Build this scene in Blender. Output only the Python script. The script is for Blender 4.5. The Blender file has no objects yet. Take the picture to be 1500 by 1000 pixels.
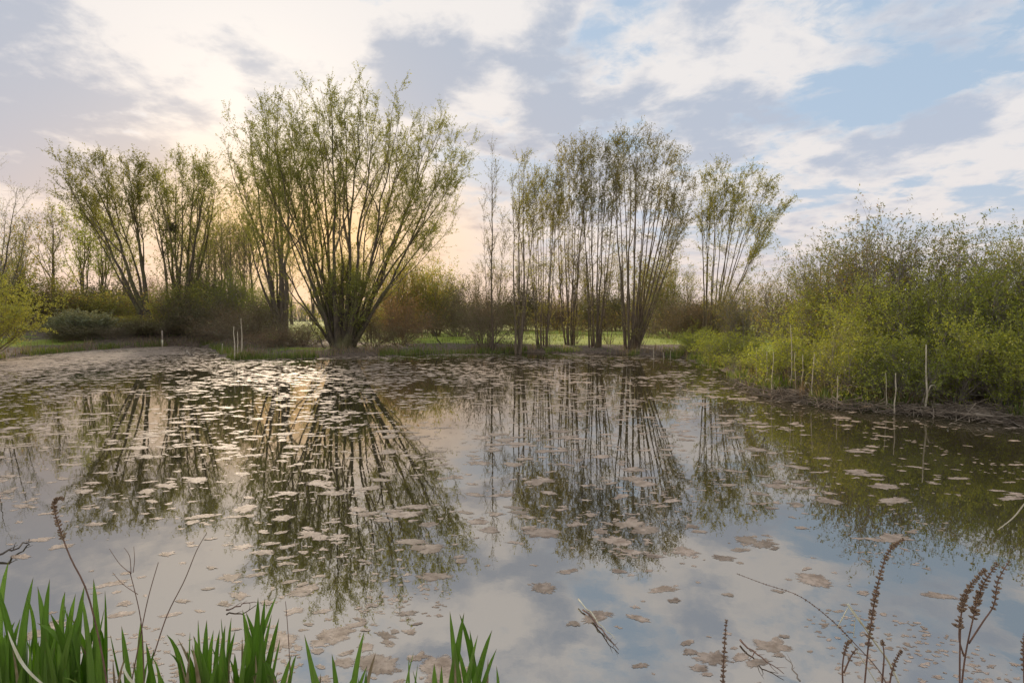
import bpy, math
import numpy as np
from mathutils import Vector, Matrix

S = bpy.context.scene
COL = S.collection
rng = np.random.default_rng(11)
PI = math.pi

# ------------------------------------------------------------------ camera
FPX, EYE, HOR = 833.0, 2.0, 467.0          # focal length in photo pixels, eye height over the water, horizon row
TH = math.atan((500 - HOR) / FPX)
cam_d = bpy.data.cameras.new('camera')
cam_d.lens = 36.0 * FPX / 1500
cam_d.sensor_width = 36
cam_d.clip_start = 0.05
cam_d.clip_end = 6000
cam = bpy.data.objects.new('camera', cam_d)
COL.objects.link(cam)
cam.location = (0, 0, EYE)
cam.rotation_euler = (PI / 2 - TH, 0, 0)
S.camera = cam


def ray(px, py):
    x, y = (px - 750) / FPX, -(py - 500) / FPX
    c, s = math.cos(TH), math.sin(TH)
    return np.array([x, c + y * s, -s + y * c])


def gp(px, py, z=0.0):                     # point of the plane z under a photo pixel
    d = ray(px, py)
    t = (z - EYE) / d[2]
    return np.array([d[0] * t, d[1] * t, z])


def at(px, py, Y):                         # point at distance Y under a photo pixel
    d = ray(px, py)
    return np.array([0, 0, EYE]) + d * (Y / d[1])


# ------------------------------------------------------------------ sky, sun, exposure
SUN_AZ, SUN_EL = math.radians(-23.0), math.radians(14.0)
W = bpy.data.worlds.new('World')
S.world = W
W.use_nodes = True
nt = W.node_tree
nt.nodes.clear()


class G:
    """small helper: node maths on sockets"""
    def __init__(s, tree): s.t = tree
    def n(s, typ, **kw):
        o = s.t.nodes.new(typ)
        for k, v in kw.items(): setattr(o, k, v)
        return o
    def put(s, sock, v):
        if isinstance(v, bpy.types.NodeSocket): s.t.links.new(v, sock)
        else: sock.default_value = v
    def m(s, op, a, b=0.0, c=0.0, clamp=False):
        o = s.n('ShaderNodeMath', operation=op, use_clamp=clamp)
        for i, v in enumerate((a, b, c)): s.put(o.inputs[i], v)
        return o.outputs[0]
    def mix(s, f, a, b, blend='MIX'):
        o = s.n('ShaderNodeMix', data_type='RGBA', blend_type=blend)
        s.put(o.inputs['Factor'], f)
        s.put(o.inputs[6], a if isinstance(a, bpy.types.NodeSocket) else (*a, 1))
        s.put(o.inputs[7], b if isinstance(b, bpy.types.NodeSocket) else (*b, 1))
        return o.outputs[2]
    def step(s, x, a, b):                  # smoothstep a..b
        o = s.n('ShaderNodeMapRange', interpolation_type='SMOOTHSTEP')
        s.put(o.inputs[0], x); s.put(o.inputs[1], a); s.put(o.inputs[2], b)
        return o.outputs[0]
    def noise(s, vec, scale, detail=6, rough=.55, dist=0.0, out=0):
        o = s.n('ShaderNodeTexNoise')
        if vec is not None: s.put(o.inputs['Vector'], vec)
        o.inputs['Scale'].default_value = scale
        o.inputs['Detail'].default_value = detail
        o.inputs['Roughness'].default_value = rough
        o.inputs['Distortion'].default_value = dist
        return o.outputs[out]
    def xyz(s, x, y, z):
        o = s.n('ShaderNodeCombineXYZ')
        for i, v in enumerate((x, y, z)): s.put(o.inputs[i], v)
        return o.outputs[0]


g = G(nt)
STR = 0.10
tc = g.n('ShaderNodeTexCoord')
sep = g.n('ShaderNodeSeparateXYZ')
nt.links.new(tc.outputs['Generated'], sep.inputs[0])
dx, dy, dz = sep.outputs
az = g.m('ARCTAN2', dx, dy)
el = g.m('ARCSINE', dz)
up = g.m('MAXIMUM', dz, 0.0)
den = g.m('ADD', up, 0.16)
pv = g.xyz(g.m('DIVIDE', dx, den), g.m('DIVIDE', dy, den), 0.0)
pw = g.n('ShaderNodeVectorMath', operation='ADD')
nt.links.new(pv, pw.inputs[0])
wv = g.n('ShaderNodeVectorMath', operation='SCALE')
nt.links.new(g.noise(pv, 2.2, 4, .55, 0, 1), wv.inputs[0]); wv.inputs['Scale'].default_value = .22
nt.links.new(wv.outputs[0], pw.inputs[1])
pq = pw.outputs[0]
fine = g.m('SUBTRACT', g.noise(pq, 3.6, 12, .60), .5)
soft = g.m('SUBTRACT', g.noise(g.xyz(g.m('ADD', g.m('DIVIDE', dx, den), 7.3), g.m('DIVIDE', dy, den), 3.1), 2.6, 10, .56, .2), .5)
n1 = g.m('ADD', g.m('MULTIPLY', fine, 2.1), .5)
n2 = g.m('ADD', g.m('ADD', g.m('MULTIPLY', soft, 2.0), g.m('MULTIPLY', fine, 1.8)), .48)


def blob(px, py, wx, wy, amp=1.0, tilt=0.0):
    """soft bump of cloud round a direction of the sky (az, el), sizes in photo pixels at the frame's middle"""
    d = ray(px, py); d = d / np.linalg.norm(d)
    a0, e0 = math.atan2(d[0], d[1]), math.asin(d[2])
    u, v = g.m('SUBTRACT', az, a0), g.m('SUBTRACT', el, e0)
    ct, st = math.cos(tilt), math.sin(tilt)
    uu = g.m('ADD', g.m('MULTIPLY', u, ct), g.m('MULTIPLY', v, st))
    vv = g.m('SUBTRACT', g.m('MULTIPLY', v, ct), g.m('MULTIPLY', u, st))
    r2 = g.m('ADD', g.m('POWER', g.m('ABSOLUTE', g.m('DIVIDE', uu, wx / FPX)), 2.0), g.m('POWER', g.m('ABSOLUTE', g.m('DIVIDE', vv, wy / FPX)), 2.0))
    return g.m('MULTIPLY', g.m('EXPONENT', g.m('MULTIPLY', r2, -1.0)), amp)


def total(bl):
    r = bl[0]
    for b in bl[1:]: r = g.m('ADD', r, b)
    return r


sky = g.n('ShaderNodeTexSky', sky_type='NISHITA')
sky.sun_disc = False
sky.sun_elevation = SUN_EL
sky.sun_rotation = SUN_AZ
sky.air_density, sky.dust_density, sky.ozone_density = 1.0, 1.4, 2.0
K = 1 / STR


def c10(r, gg, b):                         # a radiance, given as it should reach the picture
    return (r * K, gg * K, b * K)


# veil of bright thin cloud, strongest round the hidden sun, open to the blue on the right
cover = g.step(g.m('ADD', n1, total([
    blob(250, 120, 420, 260, .36), blob(560, 250, 260, 200, .16), blob(760, 60, 300, 130, .14),
    blob(1150, 75, 150, 80, .16, .35), blob(980, 130, 170, 100, .14), blob(1230, 235, 330, 60, .22, .12), blob(1420, 185, 160, 40, .16, .2),
    blob(1400, 132, 90, 9, .22, .08), blob(1440, 90, 170, 35, -.24), blob(1350, 20, 100, 40, -.14), blob(715, 270, 60, 50, -.55),
    blob(1200, 165, 130, 30, -.16), blob(870, 40, 80, 30, -.25, .5), blob(1100, 300, 200, 30, -.1), blob(1330, 150, 190, 26, -.25)])), .34, .68)
# thick grey-blue undersides
thick = g.step(g.m('ADD', n2, total([
    blob(70, 140, 170, 70, .30), blob(190, 150, 90, 40, .15), blob(55, 240, 60, 35, .34), blob(385, 135, 48, 24, .42, -.3), blob(310, 165, 70, 26, .22),
    blob(640, 90, 115, 50, .44), blob(800, 150, 55, 55, .44), blob(960, 150, 190, 80, .32, .2), blob(1060, 200, 170, 45, .28), blob(700, 215, 60, 30, .2), blob(1330, 210, 130, 28, .25, .15),
    blob(335, 205, 80, 70, -.40), blob(470, 50, 130, 80, -.26), blob(270, 60, 130, 40, -.18), blob(170, 190, 160, 60, .06), blob(1150, 260, 300, 50, -.10), blob(560, 330, 200, 90, -.12),
    blob(720, 150, 40, 90, -.2), blob(890, 20, 120, 40, -.2), blob(1180, 70, 120, 70, -.16)])), .40, .90)
# angle from the sun
sd = np.array([math.sin(SUN_AZ) * math.cos(SUN_EL), math.cos(SUN_AZ) * math.cos(SUN_EL), math.sin(SUN_EL)])
dot = g.m('ADD', g.m('ADD', g.m('MULTIPLY', dx, sd[0]), g.m('MULTIPLY', dy, sd[1])), g.m('MULTIPLY', dz, sd[2]))
off = g.m('SUBTRACT', 1.0, dot)
glow = g.m('EXPONENT', g.m('MULTIPLY', off, -60.0))
wide = g.m('EXPONENT', g.m('MULTIPLY', off, -3.6))
anti = g.step(dot, .1, -.7)                # front-lit clouds behind the view, raised extra bright as added fill for the ground
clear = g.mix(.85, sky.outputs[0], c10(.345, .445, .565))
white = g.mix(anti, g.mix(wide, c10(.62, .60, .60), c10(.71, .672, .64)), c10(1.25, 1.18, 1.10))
grey = g.mix(wide, c10(.36, .415, .51), c10(.365, .395, .455))
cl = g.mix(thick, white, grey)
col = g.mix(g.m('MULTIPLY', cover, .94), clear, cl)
# warm band over the horizon
hz = g.m('EXPONENT', g.m('MULTIPLY', g.m('MAXIMUM', el, 0.0), g.m('SUBTRACT', g.m('MULTIPLY', wide, 5.5), 12.0)))
band = g.mix(wide, c10(.68, .555, .49), c10(.80, .49, .31))
col = g.mix(g.m('MULTIPLY', hz, .92), col, band)
gl = g.mix(glow, (0, 0, 0), c10(.15, .125, .085))
col = g.mix(1.0, col, gl, 'ADD')
col = g.mix(blob(445, 345, 190, 85, .92), col, c10(.98, .62, .28))      # gold low under the sun
bg = g.n('ShaderNodeBackground')
bg.inputs['Strength'].default_value = STR
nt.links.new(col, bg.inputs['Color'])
out = g.n('ShaderNodeOutputWorld')
nt.links.new(bg.outputs[0], out.inputs[0])

sun_d = bpy.data.lights.new('sun', 'SUN')
sun_d.energy = 5.0
sun_d.angle = math.radians(10)
sun_d.color = (1.0, .80, .58)
sun_d.cycles.use_multiple_importance_sampling = False
sun = bpy.data.objects.new('sun', sun_d)
COL.objects.link(sun)
sun.rotation_euler = Vector(sd).to_track_quat('Z', 'Y').to_euler()
sun.location = (-20, 40, 30)
S.view_settings.view_transform = 'Standard'
S.view_settings.look = 'None'
S.view_settings.gamma = 1
S.view_settings.use_curve_mapping = False
S.view_settings.exposure = 0.42


# ------------------------------------------------------------------ materials
def material(name):
    m = bpy.data.materials.new(name)
    m.use_nodes = True
    m.node_tree.nodes.clear()
    gg = G(m.node_tree)
    o = gg.n('ShaderNodeOutputMaterial')
    return m, gg, o


def bark(name, a, b, moss=None, scale=9.0):
    m, q, o = material(name)
    tcn = q.n('ShaderNodeTexCoord')
    mp = q.n('ShaderNodeMapping'); mp.inputs['Scale'].default_value = (1, 1, .22)
    q.t.links.new(tcn.outputs['Object'], mp.inputs[0])
    f = q.noise(mp.outputs[0], scale, 6, .65, .3)
    c = q.mix(q.step(f, .32, .68), a, b)
    if moss:
        c = q.mix(q.m('MULTIPLY', q.step(q.noise(tcn.outputs['Object'], .8, 4), .46, .66), .7), c, moss)
    p = q.n('ShaderNodeBsdfPrincipled')
    p.inputs['Roughness'].default_value = .9
    q.t.links.new(c, p.inputs['Base Color'])
    bp = q.n('ShaderNodeBump'); bp.inputs['Strength'].default_value = .7; bp.inputs['Distance'].default_value = .03
    q.t.links.new(f, bp.inputs['Height']); q.t.links.new(bp.outputs[0], p.inputs['Normal'])
    q.t.links.new(p.outputs[0], o.inputs[0])
    return m


def leaf(name, a, b, c=None, trans=.45):
    m, q, o = material(name)
    at_ = q.n('ShaderNodeAttribute'); at_.attribute_name = 'rnd'
    col_ = q.mix(at_.outputs['Fac'], a, b)
    if c:
        col_ = q.mix(q.step(at_.outputs['Fac'], .82, .9), col_, c)
    oi_ = q.n('ShaderNodeObjectInfo')
    v_ = q.m('ADD', .78, q.m('MULTIPLY', oi_.outputs['Random'], .42))
    hs = q.n('ShaderNodeHueSaturation'); q.t.links.new(col_, hs.inputs['Color']); q.t.links.new(v_, hs.inputs['Value'])
    q.put(hs.inputs['Hue'], q.m('ADD', .488, q.m('MULTIPLY', q.m('FRACT', q.m('MULTIPLY', oi_.outputs['Random'], 7.3)), .022)))
    col_ = hs.outputs[0]
    d = q.n('ShaderNodeBsdfDiffuse'); t = q.n('ShaderNodeBsdfTranslucent')
    q.t.links.new(col_, d.inputs[0])
    q.t.links.new(q.mix(1.0, col_, (1.25, 1.2, .7), 'MULTIPLY'), t.inputs[0])
    x = q.n('ShaderNodeMixShader'); x.inputs[0].default_value = trans
    q.t.links.new(d.outputs[0], x.inputs[1]); q.t.links.new(t.outputs[0], x.inputs[2])
    gl_ = q.n('ShaderNodeBsdfGlossy'); gl_.inputs['Roughness'].default_value = .45
    gl_.inputs[0].default_value = (1, 1, 1, 1)
    y = q.n('ShaderNodeMixShader'); y.inputs[0].default_value = .035
    q.t.links.new(x.outputs[0], y.inputs[1]); q.t.links.new(gl_.outputs[0], y.inputs[2])
    q.t.links.new(y.outputs[0], o.inputs[0])
    return m


def plain(name, a, b, scale=6.0, rough=.8, bump=.0):
    m, q, o = material(name)
    tcn = q.n('ShaderNodeTexCoord')
    f = q.noise(tcn.outputs['Object'], scale, 5, .6)
    p = q.n('ShaderNodeBsdfPrincipled'); p.inputs['Roughness'].default_value = rough
    q.t.links.new(q.mix(q.step(f, .3, .7), a, b), p.inputs['Base Color'])
    if bump:
        bp = q.n('ShaderNodeBump'); bp.inputs['Strength'].default_value = bump; bp.inputs['Distance'].default_value = .02
        q.t.links.new(f, bp.inputs['Height']); q.t.links.new(bp.outputs[0], p.inputs['Normal'])
    q.t.links.new(p.outputs[0], o.inputs[0])
    return m


M = {}
M['bark_willow'] = bark('bark_willow', (.05, .036, .024), (.135, .10, .066), (.13, .12, .04))
M['bark_whip'] = bark('bark_whip', (.075, .052, .035), (.175, .125, .08), (.14, .11, .05))
M['bark_dark'] = bark('bark_dark', (.07, .052, .038), (.16, .12, .09))
M['twig'] = bark('twig', (.14, .105, .058), (.23, .17, .10), None, 3)
M['twig_brown'] = bark('twig_brown', (.165, .118, .074), (.28, .21, .135), None, 3)
M['twig_grey'] = bark('twig_grey', (.20, .165, .13), (.34, .28, .225), None, 3)
M['leaf_willow'] = leaf('leaf_willow', (0.169, 0.185, 0.034), (0.293, 0.293, 0.057), None, .5)
M['leaf_whip'] = leaf('leaf_whip', (0.166, 0.158, 0.032), (0.286, 0.265, 0.055), None, .45)
M['leaf_olive'] = leaf('leaf_olive', (0.213, 0.228, 0.040), (0.388, 0.357, 0.068), (0.448, 0.278, 0.079), .45)
M['leaf_green'] = leaf('leaf_green', (0.222, 0.254, 0.032), (0.371, 0.400, 0.051), None, .45)
M['leaf_bright'] = leaf('leaf_bright', (0.248, 0.274, 0.028), (0.402, 0.408, 0.046), None, .45)
M['leaf_yellow'] = leaf('leaf_yellow', (0.337, 0.337, 0.052), (0.518, 0.467, 0.088), None, .4)
M['leaf_thicket'] = leaf('leaf_thicket', (0.102, 0.086, 0.040), (0.180, 0.150, 0.064), (0.156, 0.169, 0.050), .2)
M['leaf_grey'] = leaf('leaf_grey', (0.184, 0.200, 0.112), (0.272, 0.280, 0.165), None, .35)
M['leaf_dead'] = leaf('leaf_dead', (0.178, 0.112, 0.055), (0.283, 0.185, 0.097), None, .35)
M['grass'] = leaf('grass_blade', (0.095, 0.149, 0.020), (0.200, 0.228, 0.039), (0.316, 0.238, 0.118), .4)
M['straw'] = leaf('straw', (0.226, 0.162, 0.086), (0.330, 0.244, 0.136), None, .25)
M['reed'] = plain('reed_stalk', (.33, .26, .17), (.64, .54, .39), 3.5, .85)
M['drift'] = plain('drift_twigs', (.12, .085, .055), (.34, .26, .185), 2.5, .9)
M['dead_wood'] = plain('dead_wood', (.20, .15, .108), (.42, .335, .255), 4, .85, .4)
M['seed'] = plain('seed_brown', (.17, .10, .06), (.38, .245, .145), 40, .8, .3)
M['stem_red'] = plain('stem_redbrown', (.13, .066, .045), (.24, .13, .085), 20, .7)
M['straw_leaf'] = plain('straw_leaf', (.24, .16, .085), (.46, .35, .2), 14, .7)
M['pale_blade'] = plain('pale_blade', (.55, .46, .28), (.75, .70, .52), 12, .6)


def algae_mat(name, fine):
    """crumbly algae film; 'core' runs from 0 at a mat's rim to 1 in its middle, and the film frays away towards the rim"""
    m, q, o = material(name)
    ge = q.n('ShaderNodeNewGeometry'); oi_ = q.n('ShaderNodeObjectInfo')
    co = q.n('ShaderNodeAttribute'); co.attribute_name = 'core'
    pos = ge.outputs['Position']
    big = q.noise(pos, .8, 4, .6)
    f = q.noise(pos, 9 if fine else 2.5, 8, .68)
    h = q.noise(pos, 38 if fine else 7, 8, .72)
    c = q.mix(q.step(f, .34, .66), (.26, .18, .122), (.54, .41, .31)) if fine else q.mix(q.step(f, .34, .66), (.20, .14, .098), (.38, .285, .215))
    c = q.mix(q.m('MULTIPLY', q.step(h, .52, .68), .75), c, (.15, .10, .062))
    c = q.mix(q.m('MULTIPLY', q.step(big, .48, .66), .55), c, (.30, .225, .15))
    hs = q.n('ShaderNodeHueSaturation'); q.t.links.new(c, hs.inputs['Color'])
    q.put(hs.inputs['Value'], q.m('ADD', .82, q.m('MULTIPLY', oi_.outputs['Random'], .34)))
    p = q.n('ShaderNodeBsdfPrincipled'); p.inputs['Roughness'].default_value = .58
    p.inputs['Specular IOR Level'].default_value = .38
    q.t.links.new(hs.outputs[0], p.inputs['Base Color'])
    bp = q.n('ShaderNodeBump'); bp.inputs['Strength'].default_value = .7; bp.inputs['Distance'].default_value = .006
    q.t.links.new(h, bp.inputs['Height']); q.t.links.new(bp.outputs[0], p.inputs['Normal'])
    er = q.noise(pos, 17 if fine else 1.5, 10, .74)
    al = q.step(q.m('ADD', er, q.m('MULTIPLY', co.outputs['Fac'], .62)), .57, .74)
    q.t.links.new(q.m('MULTIPLY', al, .92), p.inputs['Alpha'])
    q.t.links.new(p.outputs[0], o.inputs[0])
    return m


M['algae'] = algae_mat('algae', True)
M['algae_far'] = algae_mat('algae_far', False)

# pond water: murky olive body under a mirror whose strength follows the viewing angle as water's does
m, q, o = material('pond_water')
ge = q.n('ShaderNodeNewGeometry')
mp = q.n('ShaderNodeMapping'); mp.inputs['Scale'].default_value = (1.0, .8, 1)
q.t.links.new(ge.outputs['Position'], mp.inputs[0])
rip = q.noise(mp.outputs[0], 7.0, 3, .5)
rip2 = q.noise(mp.outputs[0], 1.1, 2, .5)
bp = q.n('ShaderNodeBump'); bp.inputs['Strength'].default_value = 1; bp.inputs['Distance'].default_value = .0003
q.t.links.new(q.m('ADD', rip, q.m('MULTIPLY', rip2, 1.2)), bp.inputs['Height'])
fr = q.n('ShaderNodeFresnel'); fr.inputs['IOR'].default_value = 5.2
q.t.links.new(bp.outputs[0], fr.inputs['Normal'])
dif = q.n('ShaderNodeBsdfDiffuse')
q.t.links.new(q.mix(q.step(q.noise(ge.outputs['Position'], .35, 4), .35, .65), (.036, .031, .015), (.050, .042, .022)), dif.inputs[0])
gls = q.n('ShaderNodeBsdfGlossy'); gls.inputs['Roughness'].default_value = 0
gls.inputs[0].default_value = (.99, .955, .91, 1)
q.t.links.new(bp.outputs[0], gls.inputs['Normal'])
x = q.n('ShaderNodeMixShader')
q.t.links.new(fr.outputs[0], x.inputs[0]); q.t.links.new(dif.outputs[0], x.inputs[1]); q.t.links.new(gls.outputs[0], x.inputs[2])
q.t.links.new(x.outputs[0], o.inputs[0])
M['water'] = m

# ground: meadow green away from the pond, leaf litter and mud by the water ('litter' is a vertex attribute)
m, q, o = material('ground')
ge = q.n('ShaderNodeNewGeometry')
la = q.n('ShaderNodeAttribute'); la.attribute_name = 'litter'
f = q.noise(ge.outputs['Position'], .6, 8, .65)
h = q.noise(ge.outputs['Position'], 7, 8, .7)
gr = q.mix(q.step(f, .35, .65), (.20, .25, .014), (.31, .35, .028))
gr = q.mix(q.m('MULTIPLY', q.step(h, .5, .75), .5), gr, (.16, .14, .06))
li = q.mix(q.step(h, .35, .68), (.07, .048, .032), (.20, .14, .095))
li = q.mix(q.step(f, .55, .72), li, (.08, .09, .025))
k = q.step(q.m('ADD', la.outputs['Fac'], q.m('MULTIPLY', q.m('SUBTRACT', f, .5), .9)), .4, .6)
p = q.n('ShaderNodeBsdfPrincipled'); p.inputs['Roughness'].default_value = .95
q.t.links.new(q.mix(k, gr, li), p.inputs['Base Color'])
bp = q.n('ShaderNodeBump'); bp.inputs['Strength'].default_value = .8; bp.inputs['Distance'].default_value = .05
q.t.links.new(h, bp.inputs['Height']); q.t.links.new(bp.outputs[0], p.inputs['Normal'])
q.t.links.new(p.outputs[0], o.inputs[0])
M['ground'] = m


# ------------------------------------------------------------------ mesh and tagging helpers
def mesh_of(name, V, F, mat, smooth=True, rnd=False, vattr=None):
    """V (n,3); F list of (m,k) index arrays"""
    me = bpy.data.meshes.new(name)
    V = np.asarray(V, np.float32)
    F = [np.asarray(f, np.int32) for f in F if len(f)]
    me.vertices.add(len(V)); me.vertices.foreach_set('co', V.ravel())
    loops = np.concatenate([f.ravel() for f in F])
    tot = np.concatenate([np.full(len(f), f.shape[1], np.int32) for f in F])
    st = np.concatenate([[0], np.cumsum(tot)[:-1]]).astype(np.int32)
    me.loops.add(len(loops)); me.loops.foreach_set('vertex_index', loops)
    me.polygons.add(len(tot)); me.polygons.foreach_set('loop_start', st); me.polygons.foreach_set('loop_total', tot)
    me.polygons.foreach_set('use_smooth', np.full(len(tot), bool(smooth)))
    if rnd is not False:
        a_ = me.attributes.new('rnd', 'FLOAT', 'FACE')
        a_.data.foreach_set('value', (rng.random(len(tot)) if rnd is True else np.asarray(rnd)).astype(np.float32))
    if vattr:
        a_ = me.attributes.new(vattr[0], 'FLOAT', 'POINT'); a_.data.foreach_set('value', np.asarray(vattr[1], np.float32))
    me.update(calc_edges=True)
    me.materials.append(mat)
    return me


def link(name, me, parent=None, loc=None):
    ob = bpy.data.objects.new(name, me)
    COL.objects.link(ob)
    if parent: ob.parent = parent
    if loc is not None: ob.location = loc
    return ob


def tag(ob, label=None, cat=None, group=None, kind=None):
    if label: ob['label'] = label
    if cat: ob['category'] = cat
    if group: ob['group'] = group
    if kind: ob['kind'] = kind
    return ob


def thing(name, label, cat, loc, group=None, rz=0):
    ob = bpy.data.objects.new(name, None)
    ob.empty_display_size = .2
    COL.objects.link(ob)
    ob.location = loc; ob.rotation_euler = (0, 0, rz)
    return tag(ob, label, cat, group)


def copy_tree(root, label, loc, rz=0, sc=(1, 1, 1), group=None):
    r = root.copy(); COL.objects.link(r)
    r.location = loc; r.rotation_euler = (0, 0, rz); r.scale = sc
    r['label'] = label
    if group: r['group'] = group
    for ch in list(root.children):
        c = ch.copy(); COL.objects.link(c); c.parent = r
        for gc in list(ch.children):
            d = gc.copy(); COL.objects.link(d); d.parent = c
    return r


# ------------------------------------------------------------------ branch growing (vectorised)
def unit(a):
    return a / np.maximum(np.linalg.norm(a, axis=-1, keepdims=True), 1e-9)


def sample(P, t):
    """P (N,K,3), t (N,n) in 0..1 -> points and tangents (N,n,3)"""
    Kn = P.shape[1]
    x = np.clip(t, 0, .9999) * (Kn - 1)
    i = x.astype(int); f = (x - i)[..., None]
    a = np.arange(P.shape[0])[:, None]
    p0, p1 = P[a, i], P[a, i + 1]
    return p0 + (p1 - p0) * f, unit(p1 - p0)


def lengths(P):
    return np.linalg.norm(np.diff(P, axis=1), axis=2).sum(1)


def sprout(P, R, n, t0, t1, L, ang, upw, Kn, rmax, wig=.12, grav=0.0, prof=None, rend=.25, bias=(0, 0, 0)):
    """n side shoots on every path; L length in metres (scalar or per path); ang (lo, hi) degrees off the parent; upw pull to the sky"""
    N = P.shape[0]
    t = t0 + (t1 - t0) * (np.arange(n)[None, :] + rng.random((N, n))) / n
    p, T = sample(P, t)
    v = rng.normal(size=p.shape)
    v = unit(v - (v * T).sum(-1, keepdims=True) * T)
    a = np.radians(rng.uniform(ang[0], ang[1], (N, n)))[..., None]
    D = unit(np.cos(a) * T + np.sin(a) * v + np.array(bias))
    Ls = np.broadcast_to(np.asarray(L, float).reshape(-1, 1), (N, n)) * rng.uniform(.55, 1.25, (N, n))
    if prof is not None: Ls = Ls * prof(t)
    Kr = R.shape[1]
    ri = np.clip((t * (Kr - 1)).round().astype(int), 0, Kr - 1)
    r0 = np.minimum(R[np.arange(N)[:, None], ri] * .75, rmax)
    p, D, Ls, r0 = p.reshape(-1, 3), D.reshape(-1, 3), Ls.reshape(-1), r0.reshape(-1)
    out_ = [p]
    st = (Ls / (Kn - 1))[:, None]
    for k_ in range(Kn - 1):
        D = unit(D + rng.normal(size=D.shape) * wig + np.array([0, 0, upw - grav * (k_ / Kn)]))
        p = p + D * st
        out_.append(p)
    return np.stack(out_, 1), r0[:, None] * np.linspace(1, rend, Kn)[None, :]


def tubes(P, R, sides=3):
    N, Kn, _ = P.shape
    T = np.gradient(P, axis=1); T = unit(T)
    mean = unit(P[:, -1] - P[:, 0])
    ref = np.where(np.abs(mean[:, :1]) < .8, np.array([[1., .13, .07]]), np.array([[.1, .2, 1.]]))[:, None, :]
    A = unit(np.cross(T, np.broadcast_to(ref, T.shape))); B = np.cross(T, A)
    th = np.arange(sides) / sides * 2 * PI
    V = P[:, :, None, :] + R[:, :, None, None] * (A[:, :, None, :] * np.cos(th)[None, None, :, None] + B[:, :, None, :] * np.sin(th)[None, None, :, None])
    idx = np.arange(N * Kn * sides).reshape(N, Kn, sides)
    nx = np.roll(idx, -1, axis=2)
    F = np.stack([idx[:, :-1], nx[:, :-1], nx[:, 1:], idx[:, 1:]], -1).reshape(-1, 4)
    return V.reshape(-1, 3), F


def leaves(P, n, t0, ln, wd, fol=.6, droop=.1, spread=0.0, fold=0):
    """n leaf-sized faces along every path"""
    N = P.shape[0]
    t = t0 + (1 - t0) * rng.random((N, n)) ** .85
    p, T = sample(P, t)
    if spread: p = p + rng.normal(size=p.shape) * spread
    D = unit(T * fol + rng.normal(size=p.shape) * .62 + np.array([0, 0, -droop])).reshape(-1, 3)
    p = p.reshape(-1, 3)
    sd_ = unit(np.cross(D, rng.normal(size=D.shape)))
    l = (ln * rng.uniform(.6, 1.35, len(p)))[:, None]; w = l * wd * .5
    V = np.stack([p, p + D * l * .42 + sd_ * w, p + D * l, p + D * l * .42 - sd_ * w], 1)
    return V.reshape(-1, 3), np.arange(len(p) * 4).reshape(-1, 4)


def stem_path(b, tip, Kn=12, sag=0.0, wig=.05, lead=None):
    """one stem from b to tip: leaves the base along 'lead' more flatly and turns up"""
    b, tip = np.asarray(b, float), np.asarray(tip, float)
    t = np.linspace(0, 1, Kn)[:, None]
    c = (b + tip) / 2
    hv = (tip - b) * np.array([1, 1, 0])
    c = c + hv * sag
    if lead is not None: c = c + np.asarray(lead)
    P = (1 - t) ** 2 * b + 2 * t * (1 - t) * c + t ** 2 * tip
    L = np.linalg.norm(tip - b)
    w = np.cumsum(rng.normal(size=(Kn, 3)) * wig * L / Kn, 0); w[0] = 0
    w = w - t * w[-1]
    return P + w * np.array([1, 1, .3])


def merge(parts):
    Vs, Fs, o_ = [], [], 0
    for V, F in parts:
        Vs.append(V); Fs.append(F + o_); o_ += len(V)
    return np.concatenate(Vs), np.concatenate(Fs)


# ------------------------------------------------------------------ terrain
SHORE_PX = [(-420, 640), (-300, 575), (-120, 541), (-20, 529), (60, 519), (120, 514), (180, 510), (245, 507), (300, 507), (318, 513), (330, 522), (345, 527), (375, 526), (450, 525),
            (520, 521), (570, 521), (620, 518), (700, 518), (760, 516), (840, 517), (920, 519), (985, 521), (1020, 529), (1050, 542), (1085, 560), (1115, 575), (1160, 587),
            (1230, 596), (1300, 602), (1380, 608), (1450, 614), (1500, 620), (1580, 634), (1700, 665), (1850, 730), (1950, 850)]
shore = [gp(*p_)[:2] for p_ in SHORE_PX]
shore += [np.array(v) for v in ((5.6, 2.2), (3.6, 1.85), (1.6, 1.95), (.2, 2.0), (-1.2, 2.0), (-2.4, 2.25), (-3.6, 2.8), (-5.5, 4.4), (-8.0, 7.0))]
POND = np.array(shore)


def vnoise(x, y, s, seed=0):
    x, y = np.asarray(x, float) / s, np.asarray(y, float) / s
    xi, yi = np.floor(x).astype(np.int64), np.floor(y).astype(np.int64)
    fx, fy = x - xi, y - yi
    fx, fy = fx * fx * (3 - 2 * fx), fy * fy * (3 - 2 * fy)
    def hsh(a, b):
        v = (a * 374761393 + b * 668265263 + seed * 982451653) & 0x7fffffff
        v = ((v ^ (v >> 13)) * 1274126177) & 0x7fffffff
        return ((v ^ (v >> 16)) & 0xffff) / 65535.0
    return (hsh(xi, yi) * (1 - fx) + hsh(xi + 1, yi) * fx) * (1 - fy) + (hsh(xi, yi + 1) * (1 - fx) + hsh(xi + 1, yi + 1) * fx) * fy


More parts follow.
